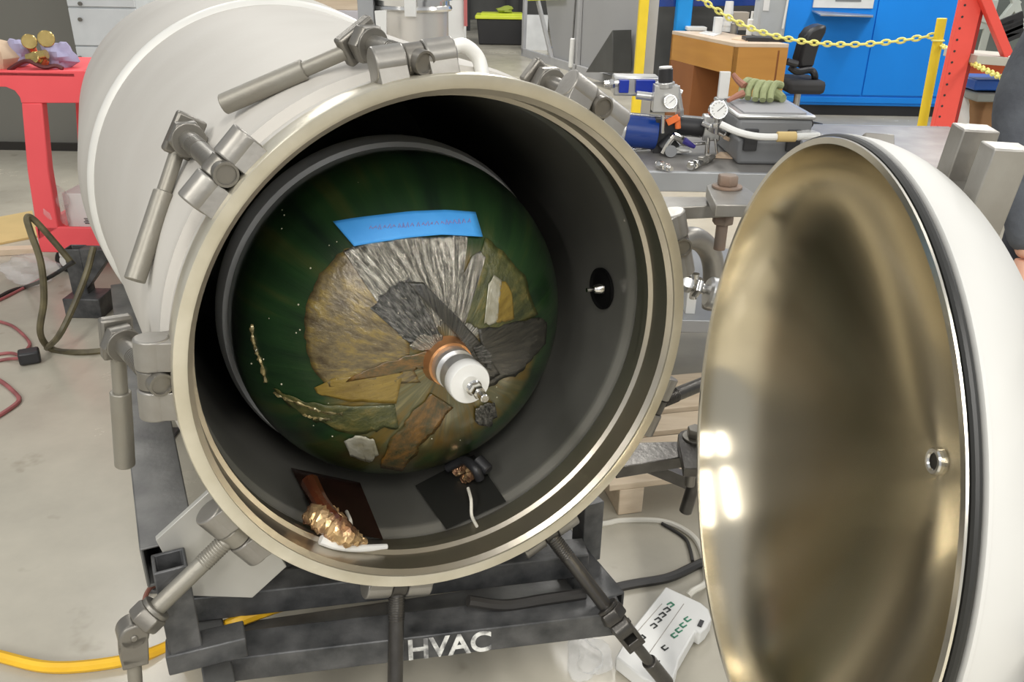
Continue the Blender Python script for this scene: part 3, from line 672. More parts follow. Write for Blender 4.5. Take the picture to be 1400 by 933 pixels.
# ================================================================== VESSEL STAND
stand = empty('vessel_stand', (-.15, 2.0, 0), 'black welded steel tube stand carrying the pressure vessel', 'steel stand')
ax = Vector((-math.sin(.448), math.cos(.448), 0))     # direction of the vessel, level
def tubeo(name, p0, p1, w, h, m=frame_black, up=(0, 0, 1)):
    b = new(); sqtube(b, p0, p1, w, h, .006, up); return obj(name, b, m, stand, .003, world=True)
zr = .26
RR = Z(826, 812, zr)                                    # open front end of the right rail
r0 = Z(832, 838, zr - .04)
tubeo('side_rail', r0, r0 + ax * 1.75, .075, .085)
l0 = Z(300, 933, zr); l0.z = zr - .04
lA = Z(284, 845, zr); lA.z = zr - .04
tubeo('front_rail', lA + (l0 - lA) * 1.8, lA - (l0 - lA) * .25, .055, .07, frame_grey)
b0 = Z(300, 900, zr - .03); b1 = Z(845, 836, zr - .03)
front = tubeo('front_crossbeam', b0, b1, .075, .06)
# stencilled lettering on the front face
def letters(txt, px, py, size, parent, m, z, skew=0):
    cu = bpy.data.curves.new('lettering', 'FONT'); cu.body = txt; cu.size = size; cu.extrude = .0006; cu.offset = .0016
    tmp = bpy.data.objects.new('lettering_tmp', cu); COL.objects.link(tmp); bpy.context.view_layer.update()
    me = bpy.data.meshes.new_from_object(tmp.evaluated_get(bpy.context.evaluated_depsgraph_get())); bpy.data.objects.remove(tmp)
    return me
bdir = (b1 - b0).normalized(); bn = bdir.cross(Vector((0, 0, 1))).normalized()
def stencil(txt, px, size, sp=1.0):
    me = letters(txt, 0, 0, size, None, None, 0)
    p = b0 + bdir * ((Z(px, 890, zr - .03) - b0).dot(bdir)) + bn * .0385 + Vector((0, 0, -.026))
    M = Matrix(((bdir.x * sp, 0, bn.x, p.x), (bdir.y * sp, 0, bn.y, p.y), (bdir.z * sp, 1, bn.z, p.z), (0, 0, 0, 1)))
    M = Matrix(((bdir.x * sp, 0, bn.x, p.x), (bdir.y * sp, 0, bn.y, p.y), (0, 1, 0, p.z), (0, 0, 0, 1)))
    me.transform(WORLD_INV[front.name] @ M); me.materials.clear(); me.materials.append(white_paint)
    o = bpy.data.objects.new('lettering', me); COL.objects.link(o); o.parent = front; o['label'] = 'worn white stencilled letters'
stencil('HVAC', 556, .073, .87)
a0 = Z(262, 822, .29); a1 = Z(800, 762, .29)
tubeo('cradle_crossbeam', a0, a1, .06, .06)
c0 = Z(330, 885, .20); c1 = Z(800, 815, .20)
tubeo('lower_crossbeam', c0, c1, .09, .05, frame_grey)
def VPl(px, py, yl):
    """point seen at a pixel on the vessel's cross plane yl"""
    n = VM.to_3x3() @ Vector((0, 1, 0)); d = ray(px, py); return O + d * (((VM.translation - O).dot(n) + yl) / d.dot(n))
# left rail, running back beside the vessel, with its upright stub
s0 = VPl(229, 742, .16); s0.z -= .045
tubeo('side_rail', s0, s0 + ax * 1.42, .095, .09, frame_grey)
st = VPl(231, 766, .085); sb_ = Vector((st.x, st.y, VPl(243, 885, .085).z))
tubeo('stub_post', sb_, st, .056, .056, frame_black, up=ax)
tubeo('foot_tube', sb_ + Vector((-.028, -.02, -.02)), sb_ + Vector((.10, .03, -.02)), .05, .045)
# saddle plates
b = new(); prism(b, [VPl(x, y, .125) for x, y in ((300, 660), (213, 739), (255, 815), (345, 818), (392, 775), (350, 712))], ax * .012); obj('saddle_plate', b, plate_grey, stand, .001, world=True)
cp = VPl(801, 752, .14)
b = new(); bar(b, Vector((cp.x, cp.y, .22)), Vector((cp.x, cp.y, VPl(800, 680, .14).z)), .05, .05, up=ax); obj('saddle_post', b, frame_black, stand, .002, world=True)
# far cross members and short legs down to the floor
for k in (.55, 1.30):
    for base in (r0, s0):
        p = base + ax * k; top = p.z
        b = new(); sqtube(b, Vector((p.x, p.y, .0)), Vector((p.x, p.y, top - .03)), .06, .06, .005, ax); box(b, (p.x, p.y, .006), (.12, .12, .012)); obj('leg', b, frame_black, stand, .002, world=True)
for k, zz in ((1.3, .30),):
    p = s0 + ax * k; q = r0 + ax * k; p = Vector((p.x, p.y, .25)); q = Vector((q.x, q.y, .25)); tubeo('rear_crossbeam', p, q, .07, .06)
for (k, rr) in ((.35, .476), (1.3, .545)):
    c = V(0, k, -rr); b = new(); bar(b, Vector((c.x, c.y, .24)), Vector((c.x, c.y, c.z + .012)), .34, .03, up=ax); obj('cradle_saddle', b, frame_black, stand, .004, world=True)
    tubeo('cradle_beam', Vector((c.x, c.y, .24)) - Vector((.9, .43, 0)) * .52, Vector((c.x, c.y, .24)) + Vector((.9, .43, 0)) * .45, .06, .05)
# small post with a bracket at the far left end
p = Z(118, 412, .04); q = Y(109, 338, p.y)
tubeo('end_post', Vector((p.x, p.y, .0)), Vector((p.x, p.y, q.z)), .07, .07, up=(0, 1, 0))
b = new(); prism(b, [Vector((p.x + .035, p.y - .034, q.z)), Vector((p.x + .16, p.y - .034, q.z)), Vector((p.x + .16, p.y - .034, q.z - .03)), Vector((p.x + .035, p.y - .034, q.z - .18))], (0, .06, 0)); obj('end_bracket', b, frame_black, stand, .002, world=True)
b = new(); box(b, (p.x + .03, p.y - .03, .045), (.16, .14, .09)); obj('end_foot', b, frame_black, stand, .004, world=True)

# ================================================================== CABLES AND FLOOR THINGS
def hose(name, pts, r, m, label, cat, n=8, k=8):
    b = new(); pipe(b, pts, r, n, k=k); return tag(obj(name, b, m), label, cat)
hose('air_hose', [Z(-40, 888, .012), Z(0, 898, .012), Z(60, 912, .012), Z(120, 911, .012), Z(190, 899, .012), Z(240, 880, .012), Z(262, 872, .12), Z(310, 856, .235), Z(345, 842, .25), Z(400, 824, .25), Z(470, 812, .25), Z(530, 806, .25)], .0135, cable_yellow, 'yellow hose running across the floor and under the stand', 'hose')
hose('olive_hose', [Z(160, 478, .01), Z(110, 482, .01), Z(72, 478, .01), Y(55, 455, 3.0), Y(60, 410, 3.02), Y(56, 360, 3.05), Y(42, 318, 3.08), Y(37, 298, 3.1), Y(48, 302, 3.12), Y(75, 332, 3.14), Y(100, 362, 3.15)], .013, cable_brown, 'olive hose bent in a tall loop at the far end of the stand', 'hose')
hose('olive_hose', [Y(128, 338, 3.08), Y(118, 375, 3.02), Y(98, 425, 2.95), Y(80, 460, 2.9), Z(64, 476, .014)], .012, cable_brown, 'olive hose hanging from the small black end post', 'hose')
hose('black_cable', [Y(100, 358, 3.12), Y(80, 372, 3.12), Y(58, 384, 3.1), Z(36, 392, .02), Z(10, 400, .01), Z(-40, 430, .01)], .008, cable_black, 'thin dark cable from the end post to the left edge', 'cable')
t = empty('power_plug', Z(40, 490, 0), 'black square plug on the floor at the left with pink cables', 'plug')
b = new(); box(b, Z(40, 487, .03), (.075, .06, .05), Matrix.Rotation(.5, 3, 'Z')); obj('plug_body', b, black_pl, t, .008, world=True)
for k, pts in enumerate(([(26, 486), (10, 483), (-30, 490)], [(28, 490), (5, 492), (-30, 500)], [(36, 480), (40, 468), (20, 448), (0, 440), (-30, 432)])):
    b = new(); pipe(b, [Z(x, y, .02 if i == 0 else .008) for i, (x, y) in enumerate(pts)], .0065, 8); obj('cord', b, cable_pink, t, world=True)
hose('pink_cable', [Z(-30, 508, .008), Z(0, 521, .008), Z(20, 537, .008), Z(26, 547, .008), Z(15, 558, .008), Z(-20, 580, .008)], .008, cable_pink, 'pink and black cable curling at the left edge of the floor', 'cable')
hose('pink_cable', [Z(-40, 425, .008), Z(0, 410, .008), Z(30, 395, .008), Z(62, 378, .03)], .007, cable_pink, 'dark red cable crossing the floor below the red cart', 'cable')
hose('red_cord', [Z(215, 850, .01), Z(204, 838, .03), Z(198, 822, .03), Z(204, 806, .03), Z(214, 800, .01)], .006, mat('brown_red_wire', (.25, .10, .07), .5), 'small reddish wire coil behind the stub post', 'wire')
hose('white_cable', [Z(720, 716, .006), Z(816, 717, .006), Z(850, 712, .006), Z(905, 713, .006), Z(940, 728, .006), Z(958, 750, .006), Z(966, 790, .006), Z(962, 800, .02), Z(948, 808, .03), Z(941, 815, .025)], .0085, cable_white, 'white cord looping on the floor to the power strip', 'cord')
hose('black_cable', [Z(600, 835, .2), Z(680, 828, .06), Z(780, 818, .01), Z(860, 800, .01), Z(915, 790, .01), Z(960, 770, .01), Z(1020, 750, .01)], .0125, cable_black, 'thick black cable on the floor behind the power strip', 'cable')
hose('black_cable', [Z(905, 716, .005), Z(935, 735, .005), Z(943, 750, .005), Z(947, 768, .005)], .005, cable_black, 'thin black wire beside the white cord loop', 'cable')
# cable lying on the stand
hose('black_cable', [Z(640, 822, .30), Z(690, 828, .27), Z(745, 820, .27), Z(800, 812, .27)], .012, cable_black, 'black cable draped over the front of the stand', 'cable')
# power strip
zs = .045
c_ = [Z(912, 803, zs), Z(966, 828, zs), Z(972, 842, zs), Z(958, 866, zs), Z(928, 905, zs), Z(918, 935, zs), Z(880, 925, zs), Z(842, 898, zs), Z(864, 860, zs)]
strip = empty('power_strip', Z(905, 865, 0), 'white many-outlet power strip with green marks lying on the floor by the lid', 'power strip')
outl = [Z(910, 802, zs), Z(934, 813, zs), Z(958, 824, zs), Z(969, 833, zs), Z(973, 846, zs), Z(966, 858, zs), Z(957, 866, zs), Z(951, 862, zs), Z(928, 902, zs), Z(926, 912, zs), Z(916, 940, zs), Z(880, 928, zs), Z(842, 898, zs), Z(862, 862, zs)]
b = new(); prism(b, outl, (0, 0, -.040)); obj('housing', b, white_pl, strip, .004, world=True)
def slot(px, py, ang, m=dark_slot, w=8, h=5):
    b = new(); p = Z(px, py, zs + .001)
    e1 = (Z(px + math.cos(ang) * 4, py + math.sin(ang) * 4, zs + .001) - p).normalized(); e2 = Vector((0, 0, 1)).cross(e1)
    s = mpp(p)
    R = Matrix((e1, e2, Vector((0, 0, 1)))).transposed()
    for q in (-1, 1): box(b, p + e1 * q * 3.0 * s, (1.6 * s, 8 * s, .0016), R)
    box(b, p + e2 * 3.4 * s, (7.0 * s, 2.0 * s, .0016), R)
    obj('outlet', b, m, strip, world=True)
A = R_(38)
for i, (x, y) in enumerate([(894, 856), (900, 848), (906, 841), (912, 834), (917, 827)]): slot(x, y, A, slot_green if i == 4 else dark_slot)
for (x, y) in [(922, 869), (928, 862), (934, 855), (940, 847)]: slot(x, y, A + PI, slot_green)
for (x, y) in [(878, 872), (874, 889)]: slot(x, y, A)
for (x, y) in [(909, 886), (897, 904)]: slot(x, y, A + PI)
for (x0, y0, x1, y1) in ((868, 868, 905, 826), (888, 893, 935, 826)):
    b = new(); bar(b, Z(x0, y0, zs), Z(x1, y1, zs), .0018, .0012); obj('groove', b, lug_steel, strip, world=True)
b = new(); p = Z(958, 853, zs + .001); box(b, p, (.010, .022, .004), Matrix.Rotation(-.5, 3, 'Z')); obj('rocker_switch', b, black_pl, strip, world=True)
# clear plastic scrap below the stand
b = new(); blob(b, Z(806, 898, .02), .045, (1.0, 1.4, .25), .25, 12, 5)
tag(obj('plastic_bag', b, clear_bag), 'clear plastic bag scrap on the floor under the front crossbeam', 'plastic bag')

# timber cribbing under the hinge side
pal = empty('timber_pallet', Z(870, 680, 0), 'pale timber pallet on the floor behind the hinge', 'pallet')
p0 = Z(852, 687, 0); pu = Vector((.97, .22, 0)).normalized(); pv = Vector((-pu.y, pu.x, 0)); Rz = Matrix((pu, pv, Vector((0, 0, 1)))).transposed()
for i, kx in enumerate((0, .5, 1.0)):
    b = new(); c = p0 + pu * (kx + .0) + pv * .25; box(b, c + Vector((0, 0, .045)), (.075, .62, .088), Rz); obj('stringer', b, pale_wood, pal, .003, world=True)
for k in range(5):
    b = new(); c = p0 + pu * .48 + pv * (-.01 + .13 * k); box(b, c + Vector((0, 0, .10)), (1.1, .10, .020), Rz); obj('deck_board', b, pale_wood, pal, .002, world=True)

# ================================================================== WORK BENCH AND WHAT STANDS ON IT
BZ = .86
bench = empty('steel_workbench', (.9, 3.1, 0), 'grey steel workbench with worn top behind the vessel', 'workbench')
b = new(); box(b, (1.02, 3.12, BZ - .01), (1.56, .86, .02)); obj('worktop', b, bench_top_m, bench, .003, world=True)
b = new(); box(b, (1.02, 2.684, BZ - .032), (1.56, .02, .064)); obj('apron', b, bench_grey, bench, .003, world=True); b = new(); box(b, (1.02, 3.55, BZ - .032), (1.56, .02, .064)); obj('apron', b, bench_grey, bench, .003, world=True)
b = new(); box(b, (1.02, 3.12, .30), (1.50, .80, .05)); obj('lower_shelf', b, bench_grey, bench, .004, world=True)
for x in (.27, 1.77):
    for y in (2.73, 3.51):
        b = new(); box(b, (x, y, .42), (.05, .05, .84)); obj('leg', b, frame_black, bench, .002, world=True)
# black leg seen between vessel and lid
def W(px, py, y=2.95): return Y(px, py, y)
# hard case
CY = 2.80
c0 = Z(1000, 226, BZ); cw = .245; ch = .135; cd = .36
case = empty('hard_case', c0, 'grey hard plastic equipment case with pale lid edge on the workbench', 'case')
cc = Vector((c0.x + cw / 2 + .004, c0.y + cd / 2, BZ))
b = new(); box(b, cc + Vector((0, 0, .042)), (cw - .03, cd - .02, .084)); obj('case_base', b, case_grey, case, .012, world=True)
b = new(); box(b, cc + Vector((0, 0, .125)), (cw, cd, .055)); obj('case_lid', b, case_grey, case, .012, world=True)
b = new(); box(b, cc + Vector((0, 0, .159)), (cw + .012, cd + .01, .014)); obj('lid_edge', b, alum, case, .006, world=True)
b = new(); box(b, cc + Vector((0, 0, .168)), (cw - .04, cd - .04, .006)); obj('lid_panel', b, mat('case_top_grey', (.33, .33, .34), .5), case, .002, world=True)
for dx in (-.075, .065):
    b = new(); box(b, cc + Vector((dx, -cd / 2 - .004, .085)), (.045, .012, .07)); obj('latch', b, case_black, case, .003, world=True)
b = new(); torus(b, cc + Vector((cw / 2 + .012, -.10, .125)), .013, .004, (0, 1, 0), 16, 6); obj('side_ring', b, case_black, case, world=True)
# glove on the case
gz = BZ + .172
gl = empty('work_glove', cc + Vector((.02, -.02, .172)), 'green knitted work glove with brown fingertips on the grey case', 'glove')
def Gp(px, py, h=.0): return Z(px, py, BZ + .172) + Vector((0, 0, h))
b = new()
blob(b, Gp(1046, 137, .028), .030, (1.35, 1.1, .85), .10, 12, 3)
for k, (x, y, l) in enumerate(((1012, 137, 14), (1021, 139, 16), (1031, 141, 17), (1041, 142, 16), (1051, 142, 14))):
    pipe(b, [Gp(x + 14, y - 5, .050), Gp(x + 6, y - 4, .056), Gp(x + 1, y - 2, .036), Gp(x + 1, y, .012)], lambda q: .0135 - .002 * q, 10)
pipe(b, [Gp(1050, 137, .025), Gp(1062, 138, .018), Gp(1070, 140, .012)], lambda q: .026 - .012 * q, 10)
obj('palm_and_fingers', b, glove_green, gl, world=True)
b = new(); pipe(b, [Gp(1016, 136, .045), Gp(1006, 134, .060), Gp(998, 133, .080)], lambda s: .014 - .006 * s, 8); pipe(b, [Gp(1014, 139, .028), Gp(1004, 140, .018), Gp(995, 141, .008)], lambda s: .013 - .006 * s, 8); obj('leather_thumb', b, tan_cloth, gl, world=True)
b = new(); box(b, Z(990, 136, BZ + .172) + Vector((0, .03, .045)), (.035, .02, .09)); tag(obj('white_card', b, white_pl, None, .001), 'small white carton standing behind the glove on the case', 'carton')

# air driven pump with regulator
PY = 2.98
pump = empty('booster_pump', Z(910, 215, BZ), 'air driven pump with blue cylinder and black centre block on the workbench', 'pump')
def pc_(name, segs, m, bev=.002, n=24, parent=None):
    b = new()
    for (a, c, rpx) in segs:
        p, q = W(*a, PY), W(*c, PY); cyl(b, p, q, rpx * mpp(p), n=n, bev=bev)
    return obj(name, b, m, parent or pump, world=True)
pc_('blue_cylinder', [((852, 178), (897, 183), 22)], blue_dark, n=36)
pc_('end_cap', [((846, 177), (853, 178), 24)], alum, n=36)
pc_('tie_rod', [((850, 155), (965, 165), 2.2)], chrome); pc_('tie_rod', [((850, 205), (965, 196), 2.2)], chrome); pc_('tie_rod', [((855, 212), (900, 213), 2.0)], chrome)
pc_('tie_rod', [((930, 160), (965, 163), 3)], chrome); pc_('tie_rod', [((925, 183), (962, 184), 2.4)], chrome)
b = new(); p = W(908, 186, PY); s = mpp(p); box(b, p, (30 * s, .07, 50 * s)); cyl(b, W(905, 205, PY - .03), W(922, 190, PY - .03), 12 * s, n=20, bev=.003); obj('centre_block', b, black_pl, pump, .006, world=True)
pc_('black_cylinder', [((925, 172), (960, 175), 13)], black_pl, n=32)
b = new(); p = W(972, 174, PY); box(b, p, (24 * s, .05, 34 * s)); obj('end_block', b, alum, pump, .005, world=True)
b = new(); cyl(b, W(948, 176, PY - .01), W(958, 178, PY - .01), 5 * s, n=14)
pipe(b, [W(960, 168, PY - .04), W(975, 176, PY - .05), W(985, 182, PY - .05), W(996, 187, PY - .05)], 3.6 * s, 12); hexn(b, W(990, 184, PY - .05), W(1000, 189, PY - .05), 6 * s); hexn(b, W(970, 172, PY - .05), W(978, 177, PY - .05), 7 * s)
cyl(b, W(968, 188, PY - .04), W(966, 216, PY - .04), 3.2 * s, n=12); cyl(b, W(978, 190, PY - .04), W(981, 218, PY - .04), 2 * s, n=12)
obj('outlet_fittings', b, chrome, pump, world=True)
# regulator on top
reg = empty('air_regulator', W(908, 150, PY), 'grey air regulator with black knob on top of the pump', 'regulator')
b = new(); p = W(909, 134, PY - .03); box(b, p, (32 * s, .05, 34 * s)); cyl(b, W(909, 120, PY - .03), W(909, 112, PY - .03), 13 * s, n=28, bev=.002); obj('regulator_body', b, alum, reg, .004, world=True)
b = new(); cyl(b, W(910, 113, PY - .03), W(910, 93, PY - .03), 9.5 * s, n=28, bev=.003); obj('knob', b, black_pl, reg, world=True)
b = new(); cyl(b, W(910, 93, PY - .03), W(910, 91, PY - .03), 8.5 * s, n=24); obj('knob_cap', b, white_pl, reg, world=True)
def gauge(c, r, parent, name='pressure_gauge', nrm=None):
    n = nrm or (O - c).normalized(); b = new(); cyl(b, c - n * r * .5, c, r, n=32, bev=r * .08); g = obj(name, b, chrome, parent, world=True)
    b = new(); cyl(b, c - n * .0005, c + n * .0008, r * .84, n=32); obj('dial_face', b, white_pl, g, world=True)
    b = new(); x, y, z = frm(n); up = Vector((0, 0, 1)); rt = up.cross(n).normalized(); up = n.cross(rt)
    pipe(b, [c + n * .0014 - (rt * .3 + up * .3) * r * .6, c + n * .0014 + (rt * .7 + up * .5) * r * .75], r * .035, 6, False)
    for k in range(11):
        a = R_(-40 + k * 26); d = rt * math.cos(a) + up * math.sin(a); pipe(b, [c + n * .0012 + d * r * .62, c + n * .0012 + d * r * .76], r * .025, 5, False)
    obj('needle_and_ticks', b, black_pl, g, world=True); return g
gauge(W(917, 139, PY - .075), 9.5 * s, reg, 'dial_gauge', Vector((.15, -.95, .3)).normalized())
b = new(); cyl(b, W(870, 130, PY), W(896, 133, PY), 5.5 * s, n=20); obj('air_inlet', b, alum, reg, world=True); b = new(); cyl(b, W(925, 118, PY - .02), W(930, 152, PY - .02), 4.5 * s, n=16); hexn(b, W(929, 148, PY - .02), W(929, 158, PY - .02), 6 * s); cyl(b, W(924, 124, PY), W(931, 128, PY), 5 * s, n=14); obj('air_elbow', b, alum, reg, world=True)
b = new(); bar(b, W(912, 168, PY - .05), W(928, 160, PY - .06), .012, 9 * s); cyl(b, W(926, 160, PY - .05), W(927, 176, PY - .05), 4 * s, n=12); obj('orange_lever', b, orange_pl, reg, .002, world=True, label='orange valve lever')
b = new(); pipe(b, [W(906, 210, PY - .08), W(914, 196, PY - .08), W(922, 186, PY - .08)], 3.5 * s, 10); pipe(b, [W(920, 186, PY - .08), W(930, 190, PY - .07), W(936, 196, PY - .06)], 5 * s, 10)
cyl(b, W(907, 158, PY - .08), W(906, 182, PY - .08), 2.5 * s, n=12); obj('swivel_fitting', b, chrome, pump, world=True)
b = new(); pipe(b, [W(935, 192, PY - .07), W(944, 198, PY - .07), W(950, 201, PY - .07)], lambda q: (5 - 2.5 * q) * s, 10); obj('purple_cap', b, mat('purple_plastic', (.04, .03, .22), .4), pump, world=True)
b = new(); cyl(b, W(917, 207, PY - .09), W(917.5, 207, PY - .10), 8 * s, n=20, bev=.001); obj('round_boss', b, case_grey, pump, world=True)
# blue and silver valve block behind the regulator
vb = empty('valve_block', W(865, 120, 3.1), 'silver and blue valve block behind the air regulator', 'valve block')
b = new(); p = W(868, 116, 3.12); box(b, p, (62 * s, .09, 26 * s)); obj('valve_body', b, alum, vb, .006, world=True)
for (x, w) in ((853, 13), (882, 26)):
    b = new(); p = W(x, 118, 3.06); box(b, p, (w * s, .02, 17 * s)); obj('blue_insert', b, mat('insert_blue', (.005, .03, .35), .35), vb, .002, world=True)
b = new(); cyl(b, W(826, 115, 3.08), W(846, 114, 3.08), 4.5 * s, n=14, bev=.001); hexn(b, W(833, 115, 3.08), W(840, 114, 3.08), 6.5 * s); obj('hose_nipple', b, chrome, vb, world=True)
# larger gauge
g2 = empty('pressure_gauge', W(983, 185, 2.86), 'round steel pressure gauge with white dial in front of the grey case', 'gauge')
gauge(W(983, 150, 2.80), 13.5 * mpp(W(983, 150, 2.80)), g2, 'gauge_case', Vector((.1, -.93, .35)).normalized())
b = new(); cyl(b, W(981, 160, 2.84), W(979, 182, 2.86), 3.5 * s, n=12); hexn(b, W(980, 168, 2.85), W(980, 175, 2.85), 6 * s); obj('stem', b, chrome, g2, world=True)
b = new(); pipe(b, [W(985, 170, 2.74), W(1010, 181, 2.72), W(1040, 187, 2.71), W(1080, 187, 2.71), W(1120, 186, 2.71)], .011, 10)
hs = tag(obj('clear_air_line', b, white_pl), 'pale flexible line in front of the grey case with a tan tag', 'hose')
b = new(); cyl(b, W(1062, 187, 2.71), W(1088, 187, 2.71), .0165, n=16, bev=.002); obj('tan_tag', b, cardboard, hs, world=True, label='tan paper tag wrapped round the line')
b = new(); pipe(b, [W(1090, 186, 2.71), W(1110, 183, 2.71), W(1126, 188, 2.71)], lambda q: .016 - .008 * q, 10); obj('clear_sleeve', b, clear_bag, hs, world=True)
def fitting(px, py, px2, py2, r, label, m=chrome):
    b = new(); p, q = Z(px, py, BZ + .014), Z(px2, py2, BZ + .014); d = q - p
    cyl(b, p, q, r * .55, n=14); hexn(b, p + d * .1, p + d * .4, r); hexn(b, p + d * .55, p + d * .8, r * .9); cyl(b, p + d * .45 - Vector((0, .02, 0)), p + d * .45 + Vector((0, .02, 0)), r * .5, n=12)
    return tag(obj('pipe_fitting', b, m), label, 'pipe fitting')
fitting(898, 224, 918, 231, .014, 'small silver pipe fitting at the front left of the workbench')
fitting(942, 228, 958, 222, .016, 'bright silver pipe fitting on the bench below the pump')
fitting(955, 222, 975, 214, .017, 'dark ringed pipe fitting beside the bright one on the bench', lug_steel)
b = new(); blob(b, Z(932, 205, BZ + .015), .02, (1.6, 1, .6), .2, 8, 8); tag(obj('rag', b, white_pl), 'small white rag beside the pump on the workbench', 'rag')
b = new(); prism(b, [Z(975, 216, BZ + .002), Z(1010, 218, BZ + .002), Z(1018, 212, BZ + .002), Z(985, 209, BZ + .002)], (0, 0, .004)); tag(obj('paper_scrap', b, tan_paper), 'pale paper scrap on the bench in front of the case', 'paper')
# white box on the lower shelf
b = new(); p = Y(940, 440, 2.80); box(b, Vector((p.x, p.y, .325 + .065)), (.035, .05, .13)); tag(obj('white_block', b, white_pl, None, .002), 'small cream block on the lower shelf of the workbench', 'block')

# ================================================================== RED SERVICE CART ON THE LEFT
CYf = 3.9
cart = empty('service_cart', Y(30, 380, CYf), 'red plastic two-shelf service cart at the left behind the vessel', 'cart')
xl, xr = -2.75, Y(140, 320, CYf).x + .02
ztop = Y(40, 98, CYf).z; zap = Y(60, 140, CYf).z
b = new(); box(b, ((xl + xr) / 2 - .0, CYf + .28, ztop - .012), (xr - xl, .56, .024)); obj('top_shelf', b, red_pl, cart, .006, world=True)
# apron with the arch over the opening
pl = []
def q_(px, py): return Y(px, py, CYf)
arch = [(-160, 97), (170, 97), (170, 141), (29, 141), (27, 133), (20, 124), (8, 119), (-30, 118), (-160, 118)]
b = new(); prism(b, [q_(x, y) for x, y in arch], (0, .03, 0)); obj('front_apron', b, red_pl, cart, .003, world=True)
for yy in (CYf, CYf + .50):
    b = new(); o_ = Vector((0, yy - CYf, 0))
    prism(b, [q_(29, 141) + o_, q_(57, 141) + o_, q_(66, 233) + o_, q_(80, 313) + o_, q_(52, 330) + o_, q_(37, 233) + o_], (0, .05, 0)); obj('leg', b, red_pl, cart, .006, world=True)
z1 = Y(100, 311, CYf).z; z0 = Y(100, 346, CYf).z
b = new(); x0_ = Y(52, 330, CYf).x
box(b, ((x0_ + xr) / 2, CYf + .01, (z0 + z1) / 2), (xr - x0_, .02, z1 - z0)); box(b, ((x0_ + xr) / 2, CYf + .28, z0 + .01), (xr - x0_, .54, .02)); box(b, (x0_ + .01, CYf + .28, (z0 + z1) / 2), (.02, .54, z1 - z0)); box(b, (xr - .01, CYf + .28, (z0 + z1) / 2), (.02, .54, z1 - z0))
obj('lower_shelf', b, red_pl, cart, .005, world=True)
p = Y(88, 362, CYf)
b = new(); cyl(b, Vector((p.x, CYf + .03, .062)), Vector((p.x, CYf + .065, .062)), .062, n=28, bev=.006); ca = obj('caster', b, rubber, cart, world=True)
b = new(); cyl(b, Vector((p.x, CYf + .025, .062)), Vector((p.x, CYf + .07, .062)), .036, n=24, bev=.002); bar(b, Vector((p.x, CYf + .047, .09)), Vector((p.x, CYf + .047, z0 + .01)), .05, .06, up=(0, 1, 0)); obj('caster_hub', b, white_pl, ca, world=True)
# cart contents
wb = empty('white_box', Y(110, 308, CYf + .1), 'white cardboard box on the lower shelf of the red cart', 'box')
b = new(); p0_ = Y(90, 300, CYf + .08); p1_ = Y(132, 266, CYf + .08); box(b, ((p0_.x + p1_.x) / 2 + .03, CYf + .2, (z0 + .02 + p1_.z) / 2), (p1_.x - p0_.x + .06, .22, p1_.z - z0 - .02)); obj('carton', b, white_pl, wb, .003, world=True)
b = new()
for k in range(4): box(b, Y(121 + (k % 2) * 1.5, 299 + k * 2.2, CYf + .088), (.045, .002, .0035))
obj('box_print', b, dark_slot, wb, world=True)
b = new(); blob(b, Y(76, 280, CYf + .06), .07, (.7, .8, 1.3), .22, 12, 12); tag(obj('plastic_bag', b, clear_bag), 'clear plastic bag beside the white box on the red cart', 'plastic bag')
b = new(); blob(b, Vector((Y(60, 372, CYf).x, CYf - .12, .07)), .09, (1.3, .8, .75), .2, 12, 13); tag(obj('plastic_bag', b, clear_bag), 'clear plastic bag on the floor by the cart wheel', 'plastic bag')
# brass parts on top
for i, (x, y, r) in enumerate(((40, 57, 10), (63, 53, 11))):
    b = new(); p = Y(x, y, CYf + .1); n_ = (O - p).normalized(); rr = r * mpp(p); cyl(b, p - n_ * .025, p, rr, n=28, bev=.003); cyl(b, p - n_ * .09 + Vector((.01, 0, -.05)), p - n_ * .02, rr * .6, n=20)
    tag(obj('brass_fitting', b, brass), ['yellow brass cap fitting, left one of two on the red cart', 'yellow brass cap fitting, right one of two on the red cart'][i], 'brass fitting')
b = new(); p = Y(50, 80, CYf + .06); n_ = Vector((-.2, -.9, .35)).normalized(); sc_ = mpp(p); cyl(b, p - n_ * .05, p + n_ * .02, 8 * sc_, n=20, bev=.003); hexn(b, p - n_ * .03, p, 11 * sc_); cyl(b, p + Vector((-.04, 0, .0)), p + Vector((.05, 0, .02)), 6 * sc_, n=16)
tag(obj('brass_valve', b, brass), 'brass valve lying below the two brass caps on the cart', 'valve')
b = new(); blob(b, Y(24, 72, CYf + .16), .055, (1.1, .8, 1), .2, 10, 21); tag(obj('cloth_bag', b, lavender), 'lavender cloth to the left of the brass caps', 'cloth')
b = new(); blob(b, Y(80, 76, CYf + .16), .07, (1, .8, .95), .2, 10, 22); tag(obj('cloth_bag', b, lavender), 'lavender cloth to the right of the brass caps', 'cloth')
b = new(); blob(b, Y(-2, 78, CYf + .12), .10, (.9, .8, .9), .12, 10, 23); tag(obj('paper_bag', b, tan_paper), 'crumpled tan paper bag on the red cart at the left edge', 'paper bag')
b = new(); pipe(b, [Y(12, 96, CYf + .05), Y(28, 86, CYf + .05), Y(40, 84, CYf + .04), Y(60, 92, CYf + .04), Y(76, 90, CYf + .05), Y(86, 94, CYf + .05)], .010, 8); tag(obj('rusty_chain', b, mat('dark_red_metal', (.12, .03, .03), .5, .3)), 'dark red wire lying across the front of the cart top', 'wire')

